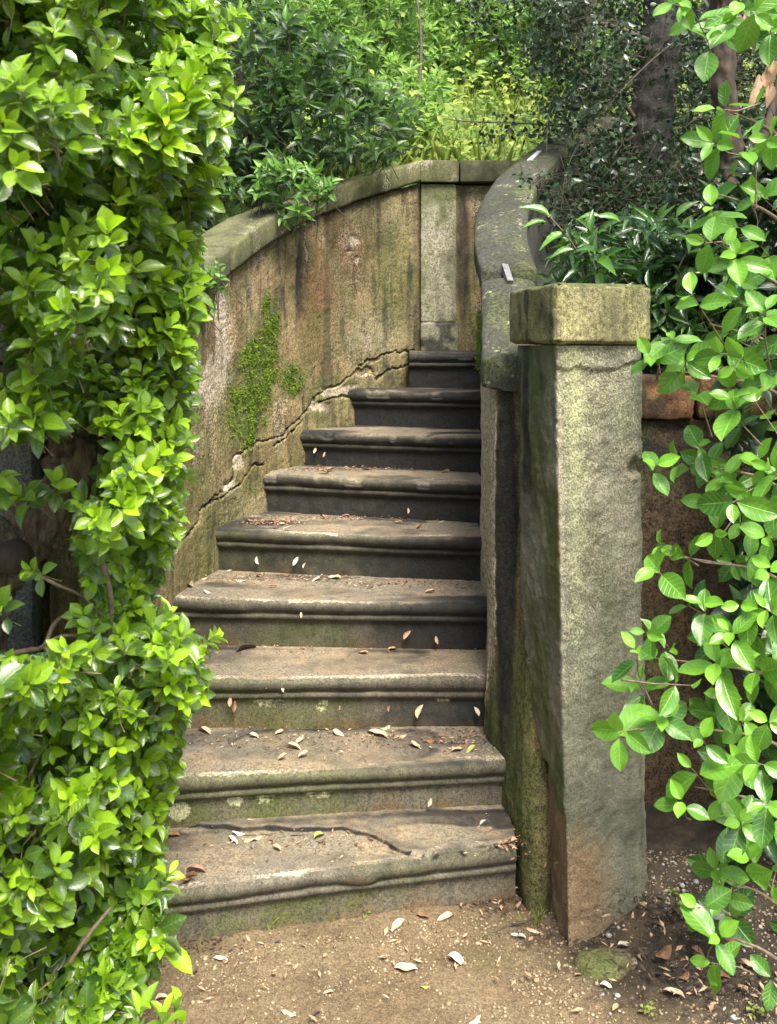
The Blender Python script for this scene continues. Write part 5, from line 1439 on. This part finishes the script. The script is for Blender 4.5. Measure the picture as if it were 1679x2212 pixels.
# seedlings and grass wisps on the path
def seedling(px, py, n, L, label, z=0.0, mat='weed', wr=.6, t=(.2, .7)):
    p = on_z(px, py, z)
    th = thing('seedling', p, label, 'plant')
    LV, TW = Leaves('far'), Batch()
    for i in range(n):
        q = p + np.array([rnd.gauss(0, L * .7), rnd.gauss(0, L * .6), .012 + rnd.random() * .012])
        sprig(LV, TW, q, np.array([0, -.1, 1]) + rvec(.2), 4, L, wr, .006, t, (80, 60), .02, False, .0006)
    emit(LV, M[mat], th, 40)
    emit_twigs(TW, M['twig'], th, 'stem')
seedling(382, 2018, 9, .014, 'small blue-green clover seedling at the left foot of the lowest step', mat='bright', wr=.8)
seedling(818, 1975, 2, .018, 'tiny two-leaved seedling on the path below the middle of the lowest step', mat='bright')
seedling(1068, 1916, 4, .012, 'tiny pale green seedling beside the right end of the lowest step', t=(.5, 1), wr=.8)
seedling(1380, 1945, 3, .018, 'small green seedling at the right foot of the pillar', mat='bright', z=.06)
seedling(1398, 2195, 6, .010, 'pale green sprout on the bottom edge of the path, right of centre', t=(.5, 1), wr=.8)
seedling(1640, 2205, 5, .012, 'pale green sprout in the bottom right corner of the soil', t=(.5, 1), wr=.8)
seedling(1445, 1945, 3, .014, 'small seedling in the dark soil right of the pillar', z=.07, mat='bright')
def wisps(px, py, n, L, label):
    p = on_z(px, py, 0); LV = Leaves('far')
    for i in range(n): LV.add(p + [rnd.gauss(0, .012), rnd.gauss(0, .01), 0], np.array([rnd.gauss(0, .45), rnd.gauss(-.2, .3), 1]), np.array([rnd.gauss(0, 1), -1, 0]), L * rnd.uniform(.6, 1.2), .05, .7)
    P, X, D, N, Lx, Wd, Tn = LV.arrays(); tv, tf, tuv = SH['far']
    V = P[:, None, :] + X[:, None, :] * (tv[None, :, 0:1] * Lx[:, None, None] * Wd[:, None, None]) + D[:, None, :] * (tv[None, :, 1:2] * Lx[:, None, None]) + N[:, None, :] * (tv[None, :, 2:3] * Lx[:, None, None])
    Fc = (tf[None] + (np.arange(n) * len(tv))[:, None, None]).reshape(-1, 4)
    tag(obj('grass_tuft', V.reshape(-1, 3), Fc, M['weed'], None, attrs={'tint': np.repeat(Tn, len(tv))}, uv=np.tile(tuv, (n, 1)), origin=p), label, 'grass')
wisps(575, 2015, 4, .05, 'few thin grass blades against the riser of the lowest step')
wisps(1160, 1995, 14, .05, 'dry grass tuft at the left foot of the pillar')
V, Fc = tube(catmull([on_z(1065, 2015, .008), on_z(1100, 2000, .010), on_z(1150, 1985, .02), on_z(1185, 1965, .03)], 6), [.002, .003, .0015], 6, 1, .2)
tag(obj('fallen_twig', V, Fc, M['darktwig'], None, origin=on_z(1125, 1992, 0)), 'thin dark fallen twig on the path left of the pillar foot', 'twig')
print('objects', len(bpy.data.objects), 'polys', sum(len(m_.polygons) for m_ in bpy.data.meshes))
